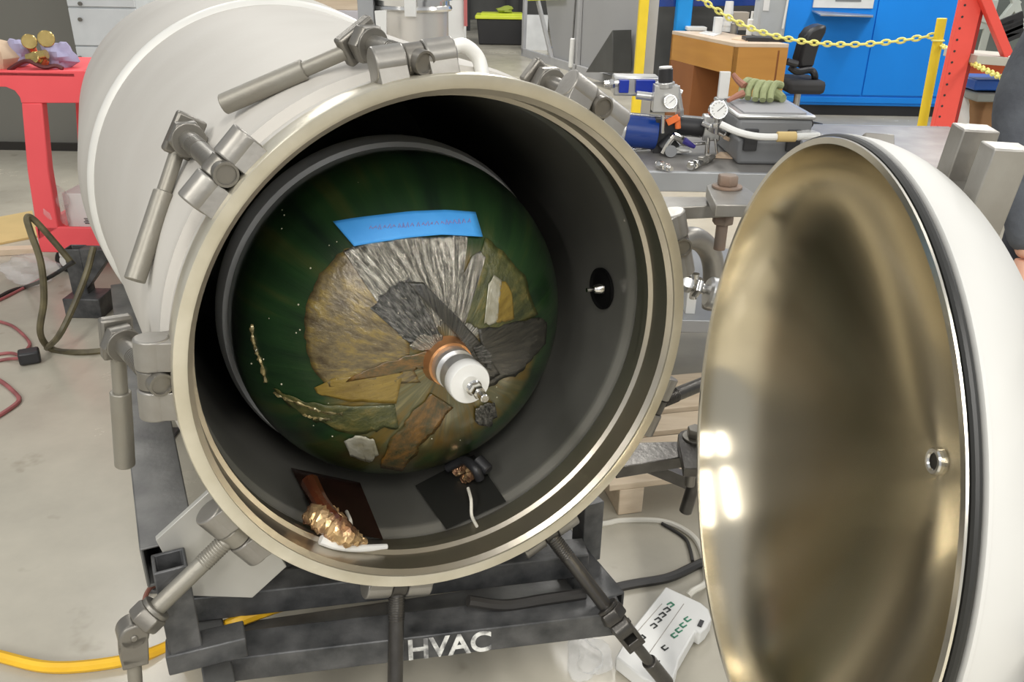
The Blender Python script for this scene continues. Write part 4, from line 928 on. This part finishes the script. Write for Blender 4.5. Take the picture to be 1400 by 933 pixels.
# white cabinet by the wall
cab = empty('drawer_cabinet', Y(120, 230, 6.1), 'white drawer cabinet standing against the grey wall at the top left', 'cabinet')
pl_, pr_ = Y(97, 30, 6.1), Y(190, 30, 6.1); hgt = 1.75
b = new(); box(b, ((pl_.x + pr_.x) / 2, 6.35, hgt / 2), (pr_.x - pl_.x, .5, hgt)); obj('cabinet_body', b, mat('cabinet_white', (.62, .65, .66), .45), cab, .004, world=True)
for k, (ya, yb) in enumerate(((-45, 9), (11.5, 62), (64, 118))):
    za, zb_ = Y(130, ya, 6.1).z, Y(130, yb, 6.1).z
    b = new(); box(b, ((pl_.x + pr_.x) / 2, 6.092, (za + zb_) / 2), (pr_.x - pl_.x - .01, .016, abs(za - zb_))); d = obj('drawer', b, mat('drawer_white', (.70, .73, .74), .45), cab, .003, world=True)
    b = new(); p = Y(110, ya + 15 if k else 5, 6.075); cyl(b, p, p - Vector((0, .014, 0)), .013, n=16); obj('screw', b, pin_steel, d, world=True)
# boards on the floor at left
b = new(); prism(b, [Z(-30, 302, .012), Z(44, 288, .012), Z(52, 322, .012), Z(-30, 338, .012)], (0, 0, -.011)); tag(obj('cardboard_sheet', b, cardboard), 'tan cardboard sheet on the floor left of the cart', 'cardboard')
b = new(); prism(b, [Z(-30, 338, .03), Z(52, 335, .03), Z(52, 340, .03), Z(-30, 344, .03)], (0, 0, -.029)); tag(obj('timber_batten', b, pale_wood), 'thin pale batten on the floor in front of the cardboard', 'batten')

# ================================================================== THINGS BEHIND THE VESSEL (top)
du = empty('steel_drum', Y(562, 90, 4.2), 'bright stainless steel drum with clamped flange behind the vessel', 'drum')
pb = Y(562, 100, 4.2); s4 = mpp(pb); cx, cy = pb.x, 4.2 + .17
zt1, zt2 = Y(562, 17, 4.2).z, Y(562, 2, 4.2).z
b = new(); cyl(b, (cx, cy, 0), (cx, cy, zt1), .170, n=56); obj('drum_body', b, mat('satin_stainless', (.74, .72, .68), .30, .7, (.64, .61, .56), 4), du, world=True)
b = new(); lathe(b, [(0, zt1), (.185, zt1), (.190, zt1 + .01), (.185, zt1 + .022), (.177, zt1 + .025), (.177, zt2), (.192, zt2), (.192, zt2 + .03), (0, zt2 + .03)], (cx, cy, 0), (0, 0, 1), 56); obj('clamp_flange', b, chrome, du, world=True)
b = new(); p = Y(560, 10, 4.15); box(b, Vector((p.x, cy - .19, p.z)), (.055, .03, .085)); obj('clamp_latch', b, white_pl, du, .003, world=True)
b = new(); box(b, Y(503, 30, 4.3), (.075, .1, .5)); tag(obj('grey_upright', b, bench_grey, None, .004), 'grey upright post left of the steel drum', 'post')
b = new(); p = Y(521, 30, 4.1); prism(b, [Y(512, 15, 4.1), Y(528, 14, 4.1), Y(528, 60, 4.1), Y(515, 44, 4.1)], (0, .02, 0)); tag(obj('white_bracket', b, white_pl), 'white folded bracket beside the steel drum', 'bracket')
b = new(); 
tb = empty('timber_table', Y(420, 10, 5.0), 'pale timber top behind the white weld band at the top', 'table')
p = Y(430, 4, 5.0); box(b, (p.x, 5.2, p.z), (.75, .4, .07)); obj('table_top', b, pale_wood, tb, .003, world=True)
b = new(); box(b, (p.x, 5.2, p.z - .075), (.8, .45, .08)); obj('table_frame', b, mat('lilac_grey', (.55, .53, .56), .5), tb, .003, world=True)
for dx in (-.36, .36):
    b = new(); box(b, (p.x + dx, 5.2, (p.z - .11) / 2), (.05, .05, p.z - .11)); obj('leg', b, frame_grey, tb, .002, world=True)
# white pipe elbow just behind the top barrel
Wb('vent_elbow', lambda b: pipe(b, [V(*on(86, .46, .13)), V(*on(85.5, .492, .13)), V(*on(82, .508, .13)), V(*on(78.5, .492, .13)), V(*on(77, .46, .12))], .012, 16), band_white, vessel)
# white cabinet + tote
cb = empty('white_locker', Y(625, 25, 9), 'white locker with a black and pink edge behind the steel drum', 'locker')
b = new(); p, q = Y(612, 25, 8.6), Y(634, 25, 8.6); box(b, ((p.x + q.x) / 2, 8.8, Y(620, 25, 8.6).z / 2 + .6), (q.x - p.x, .4, Y(620, 25, 8.6).z + .0)); obj('locker_body', b, sign_white, cb, .004, world=True)
b = new(); box(b, Y(636.5, 8, 8.58), (.03, .05, .36)); obj('pink_edge', b, mat('dull_red', (.45, .12, .12), .6), cb, world=True)
tote = empty('storage_tote', Z(685, 62, 0), 'black storage tote with a lime yellow lid on the floor', 'storage tote')
tp = Z(685, 62, 0); ty = tp.y; a_, c_2 = Z(656, 60, 0), Z(716, 62, 0); ht = Y(685, 27, ty - .1).z
b = new(); w0, w1 = (c_2.x - a_.x), (c_2.x - a_.x) * 1.10
vs = []
for (w, dd, z) in ((w0, .50, 0), (w1, .58, ht)):
    vs.append([b.verts.new((tp.x + sx * w / 2, ty + .29 + sy * dd / 2, z)) for sx, sy in ((-1, -1), (1, -1), (1, 1), (-1, 1))])
b.faces.new(vs[0][::-1]); b.faces.new(vs[1])
for k in range(4): b.faces.new((vs[0][k], vs[0][(k + 1) % 4], vs[1][(k + 1) % 4], vs[1][k]))
obj('tote_body', b, black_pl, tote, .02, world=True)
b = new(); box(b, (tp.x, ty + .29, ht + .03), (w1 * 1.06, .64, .06)); box(b, (tp.x, ty + .29, ht + .07), (w1 * .85, .45, .03)); obj('tote_lid', b, lime_pl, tote, .015, world=True)
b = new(); blob(b, (tp.x + .05, ty + .25, ht + .13), .10, (1.4, 1, .6), .2, 8, 31); tag(obj('green_bundle', b, mat('olive_green', (.35, .42, .06), .7)), 'small green bundle on the lime tote lid', 'bundle')
# dark shelving behind tote
sh = empty('dark_shelving', Y(675, 15, 19), 'dark shelving with black boxes far behind the tote', 'shelving')
b = new(); p, q = Y(636, 10, 18), Y(760, 10, 18); box(b, ((p.x + q.x) / 2, 18.3, 1.0), (q.x - p.x, .5, 1.6)); obj('shelf_back', b, machine_dark, sh, .004, world=True)
for x in (640, 694, 712): b = new(); pz = Y(x, 10, 17.9); box(b, (pz.x, 17.95, .9), (.07, .07, 1.8)); obj('upright', b, black_pl, sh, world=True)

# ------------- grey machine guard
GYr = Z(718, 74, 0)
gd = empty('machine_guard', GYr, 'large grey sheet panel machine guard with framed triangular opening', 'machine guard')
g0, g1 = Z(717, 76, 0), Z(880, 128, 0); gdv = (g1 - g0); gdv.z = 0; gl_ = gdv.length; gdv.normalize(); gnv = Vector((gdv.y, -gdv.x, 0))
if gnv.y > 0: gnv = -gnv
def gp(px, py, off=0):
    """point on the guard's plane"""
    d = ray(px, py); t = (g0 - O).dot(gnv) / d.dot(gnv); return O + d * t + gnv * off
def gbar(a, c, wpx, m, name, off=.03, th=.05):
    b = new(); p, q = gp(*a, off), gp(*c, off); bar(b, p, q, th, wpx * mpp(p), up=(q - p).cross(gnv)); return obj(name, b, m, gd, .004, world=True)
fr_m = mat('guard_frame_grey', (.42, .42, .42), .45)
b = new(); prism(b, [gp(738, -60), gp(893, -70), gp(893, 134), gp(880, 128), gp(757, 80)], -gnv * .03); obj('sheet_panel', b, grey_panel, gd, world=True)
gbar((723, -60), (718, 74), 7, fr_m, 'frame_post'); gbar((733, -20), (757, 80), 5, fr_m, 'frame_brace'); gbar((717, 72), (880, 124), 12, fr_m, 'frame_sill')
gbar((799, -60), (792, 95), 6, fr_m, 'frame_post'); 
b = new(); cyl(b, gp(789, 52, .06), gp(786, 92, .06), .035, n=16, bev=.01); obj('white_stop', b, white_pl, gd, world=True)
b = new(); cyl(b, gp(797, -60, .06), gp(789, 52, .06), .012, n=10); obj('dark_rod', b, frame_grey, gd, world=True)
b = new(); prism(b, [gp(829, 98, .04), gp(868, 40, .04), gp(868, 98, .04)], gnv * .25); obj('dark_wedge', b, machine_dark, gd, .01, world=True)
b = new(); prism(b, [gp(729, 66, -.3), gp(742, 22, -.3), gp(752, 74, -.3)], -gnv * .1); tag(obj('blue_sheet', b, mat('blue_film', (.06, .14, .45), .5)), 'blue sheet seen through the triangular opening of the guard', 'sheet')
b = new(); box(b, Y(731, 45, 14.6) + Vector((0, 0, -.1)), (.42, .1, .75)); tag(obj('white_placard', b, sign_white), 'white placard behind the triangular opening of the guard', 'placard')
gbar((730, -1), (775, -3), 4, lime_pl, 'yellow_green_trim', .08)
# yellow post and grey column
b = new(); p = Y(873, 100, 7.6); q = Y(881, 0, 7.6); bar(b, Vector((p.x, 7.6, 0)), Vector((p.x, 7.6, 1.6)), .078, .078, up=(0, 1, 0)); tag(obj('guard_post', b, yellow_pl, None, .004), 'thick yellow post in front of the grey guard', 'post')
b = new(); p = Y(889, 60, 7.9); bar(b, Vector((p.x + .0, 7.9, 0)), Vector((p.x, 7.9, 1.7)), .085, .085, up=(0, 1, 0)); tag(obj('grey_column', b, fr_m, None, .004), 'pale grey column just right of the thick yellow post', 'column')

# ------------- blue machine
mach = empty('blue_machine', Z(1150, 155, 0), 'large bright blue machine cabinet with white sign behind the desk', 'machine')
MY = Z(1150, 158, 0).y
xa, xb = Y(1066, 80, MY).x, Y(1345, 80, MY).x
b = new(); box(b, ((xa + xb) / 2, MY + .5, 1.28), (xb - xa, 1.0, 2.36)); obj('cabinet_body', b, blue_paint, mach, .01, world=True)
b = new(); box(b, ((xa + xb) / 2, MY + .5, .05), (xb - xa - .1, .96, .1)); obj('plinth', b, black_pl, mach, world=True)
zs_ = Y(1150, 131, MY).z; xs = [xa, Y(1190, 60, MY).x, xb]
for k in range(2):
    b = new(); box(b, ((xs[k] + xs[k + 1]) / 2, MY - .006, zs_ + .85), (xs[k + 1] - xs[k] - .012, .016, 1.68)); obj('door_panel', b, blue_paint, mach, .004, world=True)
b = new(); box(b, ((xa + xb) / 2, MY - .004, zs_ / 2 + .06), (xb - xa, .014, zs_ - .14)); obj('kick_panel', b, blue_paint, mach, .003, world=True)
p, q = Y(1111, 8, MY - .02), Y(1194, 4, MY - .02); b = new(); box(b, ((p.x + q.x) / 2, MY - .025, p.z + .12), (q.x - p.x, .02, .27)); obj('sign_plate', b, sign_white, mach, .003, world=True)
b = new(); box(b, ((p.x + q.x) / 2 + .04, MY - .037, p.z + .06), (.25, .004, .03)); obj('sign_strip', b, case_grey, mach, world=True)
b = new(); prism(b, [Y(1110, 14, MY - .02), Y(1194, 20, MY - .02), Y(1194, 22, MY - .25) + Vector((0, 0, .0)), Y(1122, 20, MY - .25)], (0, 0, -.012)); obj('small_ledge', b, alum, mach, .001, world=True)
# dark machine window behind the desk with blue frame post
bc = empty('dark_machine', Y(1000, 60, 8.9), 'dark machine enclosure with blue corner post behind the desk', 'machine')
p, q = Y(893, 30, 8.8), Y(1066, 30, 8.8); b = new(); box(b, ((p.x + q.x) / 2, 9.1, .85), (q.x - p.x + .05, .5, 1.7)); obj('dark_panel', b, machine_dark, bc, .01, world=True)
p = Y(934, 20, 8.5); b = new(); bar(b, Vector((p.x, 8.5, 0)), Vector((p.x, 8.5, 1.7)), .14, .14, up=(0, 1, 0)); obj('blue_post', b, mat('light_blue_paint', (.0, .27, .72), .4), bc, .01, world=True)
b = new(); p, q = Y(900, 2, 8.6), Y(1066, 0, 8.6); bar(b, p, q, .1, .09); obj('blue_rail', b, blue_dark, bc, .004, world=True)

# ------------- desk
DK = Y(1006, 62, 7.0); dz = DK.z
desk = empty('office_desk', Vector((DK.x, 7.2, 0)), 'orange brown wooden office desk in front of the blue machine', 'desk')
# corners of the top: left-back, near corner, right
cL, cN, cR = Y(920, 43, 7.9), None, None
cN = Z(1006, 59, dz); cL = Z(919, 42, dz); cR = Z(1079, 60, dz); cB = cL + (cR - cN)
up_ = Vector((0, 0, 1))
ztp = Vector((0, 0, dz))
b = new(); prism(b, [cL, cN, cR, cB], (0, 0, -.03)); obj('desk_top', b, mat('desk_top_pale', (.62, .50, .38), .5), desk, .003, world=True)
def flat(v, z): return Vector((v.x, v.y, z))
e1 = flat(cN - cL, 0).normalized(); e2 = flat(cR - cN, 0).normalized()
b = new(); prism(b, [flat(cN, 0), flat(cR, 0), flat(cR, dz - .03), flat(cN, dz - .03)], -e1 * .03); obj('side_panel', b, orange_wood, desk, .002, world=True)
b = new(); prism(b, [flat(cL, dz - .03), flat(cN, dz - .03), flat(cN, dz - .25), flat(cL, dz - .25)], e2 * .03); obj('modesty_rail', b, orange_wood, desk, .002, world=True)
b = new(); prism(b, [flat(cL, 0), flat(cL + e2 * .75, 0), flat(cL + e2 * .75, dz - .03), flat(cL, dz - .03)], e1 * .03); obj('side_panel', b, orange_wood, desk, .002, world=True)
lg = (cN - cL).length
b = new(); prism(b, [flat(cL + e1 * .0, 0), flat(cL + e1 * lg * .42, 0), flat(cL + e1 * lg * .42, dz - .25), flat(cL, dz - .25)], e2 * .45); obj('drawer_pedestal', b, brown_wood, desk, .003, world=True)
b = new(); prism(b, [flat(cL + e1 * lg * .42 + e2 * .35, .35), flat(cN + e2 * .35, .35), flat(cN + e2 * .35, dz - .05), flat(cL + e1 * lg * .42 + e2 * .35, dz - .05)], e2 * .02); obj('back_panel', b, brown_wood, desk, .002, world=True)
# things on the desk
def dpt(px, py): return Z(px, py, dz)
def stand_(name, f, label, cat, m, bev=0, group=None):
    b = new(); f(b); o = obj(name, b, m, None, bev); return tag(o, label, cat, group)
p = dpt(993, 43); ss = mpp(p)
stand_('paper_cups', lambda b: [cyl(b, p + Vector((0, 0, k * .05)), p + Vector((0, 0, k * .05 + .11)), .045, .036, 20) for k in range(4)], 'tall stack of white paper cups on the desk', 'cups', white_pl)
p2 = dpt(980, 46); stand_('coffee_pack', lambda b: box(b, p2 + Vector((0, 0, .07)), (.07, .07, .14)), 'small grey carton beside the paper cups', 'carton', sign_white, .004)
p3 = dpt(1003, 46); stand_('mug', lambda b: cyl(b, p3, p3 + Vector((0, 0, .09)), .035, n=18, bev=.004), 'dark mug beside the paper cups on the desk', 'mug', lug_steel)
p4 = dpt(1010, 42); stand_('paper_box', lambda b: box(b, p4 + Vector((0, .1, .08)), (.18, .12, .16)), 'small beige box behind the mug on the desk', 'box', mat('beige', (.45, .40, .33), .6), .003)
bt = empty('pump_bottle', dpt(1025, 49), 'white pump bottle between the beige box and the humidifier', 'bottle')
p5 = dpt(1025, 49); b = new(); cyl(b, p5, p5 + Vector((0, 0, .14)), .035, n=20, bev=.008); obj('bottle_body', b, white_pl, bt, world=True)
b = new(); cyl(b, p5 + Vector((0, 0, .14)), p5 + Vector((0, 0, .19)), .012, n=12); box(b, p5 + Vector((.02, 0, .195)), (.06, .02, .015)); obj('pump_head', b, white_pl, bt, .002, world=True)
hu = empty('water_container', dpt(1053, 52), 'translucent grey container with a hose loop on the desk corner', 'container')
p6 = dpt(1052, 52); b = new(); box(b, p6 + Vector((0, .08, .22)), (.24, .2, .44)); obj('tank_body', b, mat('frosted_grey', (.42, .45, .47), .35, coat=.4), hu, .02, world=True)
b = new(); pipe(b, [p6 + Vector((-.10, -.03, .42)), p6 + Vector((-.03, -.03, .48)), p6 + Vector((.06, -.03, .46)), p6 + Vector((.10, -.035, .36)), p6 + Vector((.09, -.035, .08))], .009, 8); obj('hose_loop', b, white_pl, hu, world=True)
b = new(); box(b, p6 + Vector((-.07, -.024, .30)), (.05, .004, .16)); obj('white_label', b, sign_white, hu, world=True)
stand_('black_tray', lambda b: box(b, dpt(1046, 56) + Vector((0, 0, .017)), (.36, .16, .034)), 'flat black box under the translucent container', 'tray', black_pl, .006)
stand_('paper_stack', lambda b: box(b, dpt(951, 41) + Vector((0, 0, .015)), (.18, .14, .03)), 'small stack of white paper at the left end of the desk', 'paper', white_pl, .002)
stand_('loose_papers', lambda b: prism(b, [dpt(955, 46), dpt(975, 50), dpt(985, 47), dpt(965, 43)], (0, 0, .006)), 'white sheets lying in the middle of the desk', 'paper', white_pl)
stand_('loose_papers', lambda b: prism(b, [dpt(1000, 54), dpt(1022, 57), dpt(1030, 53), dpt(1008, 50)], (0, 0, .006)), 'yellowish sheets near the front corner of the desk', 'paper', tan_paper)

# ------------- office chair
chair = empty('office_chair', Z(1100, 165, 0), 'black office chair behind the desk in front of the blue machine', 'chair')
c7 = 7.9; sy = 7.9
b = new()
outl = [(1093, 95), (1092, 82), (1098, 62), (1101, 50), (1109, 40), (1120, 35), (1132, 34), (1130, 45), (1122, 60), (1116, 80), (1113, 93)]
prism(b, [Y(x, y, sy - .1) for x, y in outl], (.0, .22, 0)); obj('backrest', b, black_pl, chair, .03, world=True)
b = new(); p = Y(1095, 116, sy); box(b, p + Vector((0, .05, 0)), (.34, .48, .12)); obj('seat', b, mat('chair_fabric', (.035, .035, .037), .8), chair, .04, world=True)
b = new(); pipe(b, [Y(1080, 92, sy - .15), Y(1090, 98, sy - .15), Y(1108, 96, sy - .1), Y(1114, 104, sy - .1), Y(1112, 118, sy)], .03, 10); pipe(b, [Y(1076, 84, sy - .2), Y(1090, 88, sy - .2)], .03, 8); obj('armrest', b, black_pl, chair, world=True)
b = new(); cyl(b, Vector((p.x, sy + .05, .09)), Vector((p.x, sy + .05, p.z - .05)), .03, n=14); obj('gas_column', b, alum, chair, world=True)
b = new()
for k in range(5):
    a = R_(72 * k); e = Vector((p.x + .27 * math.cos(a), sy + .05 + .27 * math.sin(a), .06)); pipe(b, [Vector((p.x, sy + .05, .11)), e], .018, 8, False)
    cyl(b, e + Vector((-.012, 0, -.03)), e + Vector((.012, 0, -.03)), .03, n=14)
obj('five_star_base', b, black_pl, chair, world=True)

# ------------- stanchion, chain
st5 = empty('stanchion_post', Vector((Y(1250, 215, 5.8).x, 5.8, 0)), 'slim yellow barrier post beside the red rack', 'barrier post')
tpz = Y(1288, 25, 5.8); xx0 = Y(1262, 150, 5.8).x
b = new(); p218 = Y(1252, 218, 5.8); fb = tpz + (p218 - tpz) * ((tpz.z - .03) / (tpz.z - p218.z)); cyl(b, fb, tpz, .031, n=20, bev=.002); obj('post_tube', b, yellow_pl, st5, world=True)
b = new(); cyl(b, Vector((fb.x, 5.8, 0)), Vector((fb.x, 5.8, .04)), .16, .14, 28, .004); obj('post_base', b, yellow_pl, st5, world=True)
b = new(); torus(b, tpz + (fb - tpz).normalized() * .135, .036, .006, (0, 0, 1), 20, 8); obj('chain_ring', b, yellow_chain, st5, world=True)
def chain(name, pts, label, r=.0075, link=.044):
    b = new(); sp = spline(pts, 40); L = 0; nxt = 0; i = 0
    for A, B in zip(sp, sp[1:]):
        L += (B - A).length
        if L >= nxt:
            d = (B - A).normalized(); u = Vector((0, 0, 1)); u = (u - d * u.dot(d)).normalized(); ax2 = u if i % 2 else u.cross(d)
            x, y, z = d, ax2.cross(d).normalized(), ax2; c = A
            ring = []
            for k in range(12):
                a = 2 * PI * k / 12; q = c + x * math.cos(a) * link * .62 + y * math.sin(a) * link * .33; nn = (x * math.cos(a) + y * math.sin(a))
                ring.append([b.verts.new(q + nn * r * math.cos(2 * PI * j / 6) + z * r * math.sin(2 * PI * j / 6)) for j in range(6)])
            for k in range(12):
                for j in range(6): b.faces.new((ring[k][j], ring[k][(j + 1) % 6], ring[(k + 1) % 12][(j + 1) % 6], ring[(k + 1) % 12][j]))
            nxt = L + link * .95; i += 1
    return tag(obj(name, b, yellow_chain), label, 'chain')
chain('barrier_chain', [Y(925, -22, 6.3), Y(960, 0, 6.3), Y(1000, 26, 6.25), Y(1045, 45, 6.2), Y(1100, 57, 6.1), Y(1160, 61, 6.0), Y(1220, 57, 5.9), Y(1280, 48, 5.8)], 'yellow plastic chain sagging across the desk to the yellow post')
chain('barrier_chain', [Y(1287, 62, 5.78), Y(1310, 76, 5.3), Y(1340, 92, 4.8), Y(1372, 107, 4.4), Y(1410, 120, 4.0)], 'yellow plastic chain running from the yellow post to the person', .006, .036)

# ------------- red pallet rack
rk = empty('pallet_rack', Vector((Y(1262, 230, 5.0).x, 5.0, 0)), 'red steel pallet rack upright with brace and beam at the top right', 'pallet rack')
pt_ = Y(1322, 0, 5.0); pb_ = Y(1262, 230, 5.0); xk = (Y(1332, 0, 5.0).x + Y(1278, 230, 5.0).x) / 2
b = new(); box(b, (xk - .018, 5.0, .85), (.115, .05, 1.7)); obj('upright', b, red_paint, rk, .004, world=True)
b = new(); box(b, (xk + .052, 5.04, .85), (.025, .10, 1.7)); obj('upright_flange', b, mat('deep_red', (.35, .02, .015), .5), rk, .002, world=True)
b = new()
for k in range(26):
    for dx in (-.055,): cyl(b, (xk + dx, 4.976, .12 + k * .06), (xk + dx, 4.973, .12 + k * .06), .0065, n=10)
obj('slot_holes', b, dark_slot, rk, world=True)
b = new(); bar(b, Y(1342, -10, 4.95), Y(1377, 76, 4.95), .05, .05, up=(0, 1, 0)); bar(b, Y(1342, -10, 4.95), Y(1325, -60, 4.95), .05, .05, up=(0, 1, 0)); obj('diagonal_brace', b, red_paint, rk, .004, world=True)
p, q = Y(1312, 90, 5.08), Y(1400, 92, 5.08); b = new(); bar(b, p, q + (q - p) * 1.5, .05, 18 * mpp(p)); obj('load_beam', b, mat('orange_red_paint', (.75, .13, .04), .5), rk, .004, world=True)
b = new(); bar(b, Y(1280, 197, 5.05), Y(1304, 202, 5.05), .02, .02); obj('floor_tie', b, red_paint, rk, world=True)
b = new(); p, q = Y(1312, 76, 5.1), Y(1420, 84, 5.1); bar(b, p, q, .4, .045); tag(obj('beige_sheet', b, mat('beige_sheet', (.52, .50, .43), .6), None, .003), 'beige sheet lying on the orange red rack beam', 'sheet')
b = new(); p = Y(1345, 112, 5.3); box(b, p + Vector((.15, 0, 0)), (.55, .3, 14 * mpp(p))); tag(obj('blue_crate', b, mat('crate_blue', (.01, .09, .42), .45), None, .01), 'blue crate under the rack beam', 'crate')
b = new(); p = Y(1345, 128, 5.3); box(b, p + Vector((.15, 0, 0)), (.55, .34, .05)); tag(obj('grey_bundle', b, mat('grey_green', (.25, .27, .25), .6), None, .01), 'grey flat bundle under the blue crate', 'bundle')
b = new(); p = Y(1340, 152, 5.4); box(b, p + Vector((.12, 0, 0)), (.36, .3, .17)); tag(obj('cardboard_box', b, mat('brown_box', (.30, .16, .07), .8), None, .01), 'brown box below the grey bundle on the rack', 'box')
b = new(); blob(b, Y(1308, 160, 5.3), .09, (.8, .6, 1.5), .15, 10, 41); tag(obj('white_sack', b, white_pl), 'white sack beside the brown box behind the red rack', 'sack')
# machinery seen through the rack
bk = empty('grey_machinery', Y(1350, 30, 6.6), 'pale grey machine frame seen through the red rack', 'machinery')
b = new(); p = Y(1318, 30, 6.6); box(b, p + Vector((.65, .1, -.3)), (1.3, .05, 2.2)); obj('dark_backplate', b, mat('grey_green_dark', (.13, .15, .14), .6), bk, world=True)
lb = mat('pale_green_grey', (.50, .54, .50), .5)
for a, c, w in (((1320, 18), (1360, 30), 8), ((1360, 0), (1340, 76), 4), ((1352, -5), (1356, 20), 4), ((1368, 30), (1392, 0), 7), ((1385, -10), (1396, 40), 7), ((1318, 36), (1362, 34), 4)):
    b = new(); q1, q2 = Y(*a, 6.5), Y(*c, 6.5); bar(b, q1, q2, .05, w * mpp(q1), up=(0, 1, 0)); obj('frame_bar', b, lb, bk, .003, world=True)
b = new()
for k in range(5): bar(b, Y(1364, 34 + 6 * k, 6.3), Y(1398, 20 + 6 * k, 6.3), .05, .022, up=(0, 1, 0))
obj('black_fins', b, black_pl, bk, world=True)

# ================================================================== PERSON AT THE RIGHT EDGE (only arm, hip and hand are in the frame)
def skinned(name, nodes, edges, m, parent, lv=2, root=0):
    me = bpy.data.meshes.new(name); me.from_pydata([Vector(n[0]) for n in nodes], edges, []); o = bpy.data.objects.new(name, me); COL.objects.link(o); me.materials.append(m)
    sk = o.modifiers.new('skin', 'SKIN'); sk.use_smooth_shade = True
    if not me.skin_vertices: me.attributes
    for i, n in enumerate(nodes):
        r = n[1]; me.skin_vertices[0].data[i].radius = r if isinstance(r, tuple) else (r, r); me.skin_vertices[0].data[i].use_root = (i == root)
    su = o.modifiers.new('subdivision', 'SUBSURF'); su.levels = lv; su.render_levels = lv
    o.parent = parent; return o
hand = Y(1392, 398, 1.95)
PYy = 2.08; PX = Y(1352, 180, PYy).x + .31
person = empty('person', (PX, PYy, 0), 'person in dark grey long-sleeved shirt standing behind the lid at right edge', 'person', M=Matrix.Translation((PX, PYy, 0)))
h = hand - Vector((PX, PYy, 0))
# body: pelvis 0
hl = h + Vector((0, 0, .06))
nodes = [((0, 0, .95), (.15, .11)), ((0, 0, 1.12), (.14, .10)), ((0, .0, 1.35), (.17, .115)), ((0, 0, 1.46), (.10, .07)), ((0, -.01, 1.54), .052), ((0, -.02, 1.62), (.068, .08)), ((0, -.02, 1.70), (.074, .09)), ((0, -.015, 1.76), (.055, .07)),
         ((-.19, 0, 1.42), .055), ((-.245, .01, 1.18), .044), ((hl.x, hl.y, hl.z + .02), .028),
         ((.19, 0, 1.42), .055), ((.24, .01, 1.15), .044), ((.25, -.06, .90), .028),
         ((-.10, 0, .88), .085), ((-.11, -.01, .50), .058), ((-.11, .02, .09), .040), ((-.12, -.12, .035), .032),
         ((.10, 0, .88), .085), ((.11, -.01, .50), .058), ((.11, .02, .09), .040), ((.12, -.12, .035), .032), ((0, -.10, 1.63), .015)]
edges = [(0, 1), (1, 2), (2, 3), (3, 4), (4, 5), (5, 6), (6, 7), (2, 8), (8, 9), (9, 10), (2, 11), (11, 12), (12, 13), (0, 14), (14, 15), (15, 16), (16, 17), (0, 18), (18, 19), (19, 20), (20, 21), (5, 22)]
skinned('body', nodes, edges, skin_m, person)
def hand_mesh(w, side, name):
    """palm from the wrist w downwards, five separate slightly curled fingers"""
    w = Vector(w); b = new()
    pipe(b, [w + Vector((0, 0, .02)), w + Vector((0, -.004, -.02)), w + Vector((0, -.008, -.06)), w + Vector((0, -.012, -.090))], lambda s: .026 + .010 * math.sin(PI * s), 14)
    for i, (dy, L) in enumerate(((-.034, .068), (-.012, .076), (.010, .070), (.031, .056))):
        s = w + Vector((0, dy - .008, -.080)); pipe(b, [s, s + Vector((side * .004, -.002, -L * .45)), s + Vector((side * .014, -.004, -L * .78)), s + Vector((side * .026, -.004, -L))], lambda q: .0098 - .0025 * q, 8)
    s = w + Vector((side * .006, -.030, -.028)); pipe(b, [s, s + Vector((side * .010, -.026, -.026)), s + Vector((side * .014, -.034, -.056))], lambda q: .0125 - .004 * q, 8)
    return obj(name, b, skin_m, person)
hand_mesh((hl.x, hl.y, hl.z), 1, 'hand'); hand_mesh((.25, -.06, .89), -1, 'hand')
shirt_n = [((0, 0, .98), (.185, .135)), ((0, 0, 1.12), (.165, .12)), ((0, 0, 1.35), (.19, .13)), ((0, 0, 1.47), (.11, .085)), ((-.20, 0, 1.42), .072), ((-.255, .01, 1.18), .066), ((hl.x, hl.y, hl.z + .035), .046), ((.20, 0, 1.42), .072), ((.25, .01, 1.15), .064), ((.25, -.055, .93), .046), ((0, 0, .80), (.19, .14))]
skinned('shirt', shirt_n, [(0, 1), (1, 2), (2, 3), (2, 4), (4, 5), (5, 6), (2, 7), (7, 8), (8, 9), (0, 10)], shirt_m, person)
skinned('trousers', [((0, 0, .95), (.165, .125)), ((-.105, 0, .84), .105), ((-.11, -.01, .50), .08), ((-.11, .02, .10), .065), ((.105, 0, .84), .105), ((.11, -.01, .50), .08), ((.11, .02, .10), .065), ((0, 0, 1.04), (.155, .115))], [(0, 1), (1, 2), (2, 3), (0, 4), (4, 5), (5, 6), (0, 7)], trouser_m, person)
for sx in (-1, 1):
    b = new(); blob(b, (sx * .115, -.06, .045), .07, (.72, 1.9, .62), .02, 10, 50); obj('shoe', b, black_pl, person)
b = new(); blob(b, (0, 0, 1.765), .098, (.86, 1.0, .62), .03, 12, 51); obj('hair', b, hair_m, person)
b = new()
for sx in (-1, 1): blob(b, (sx * .028, -.102, 1.675), .010, (1, .6, .7), 0, 8, 1)
obj('eyes', b, white_pl, person)
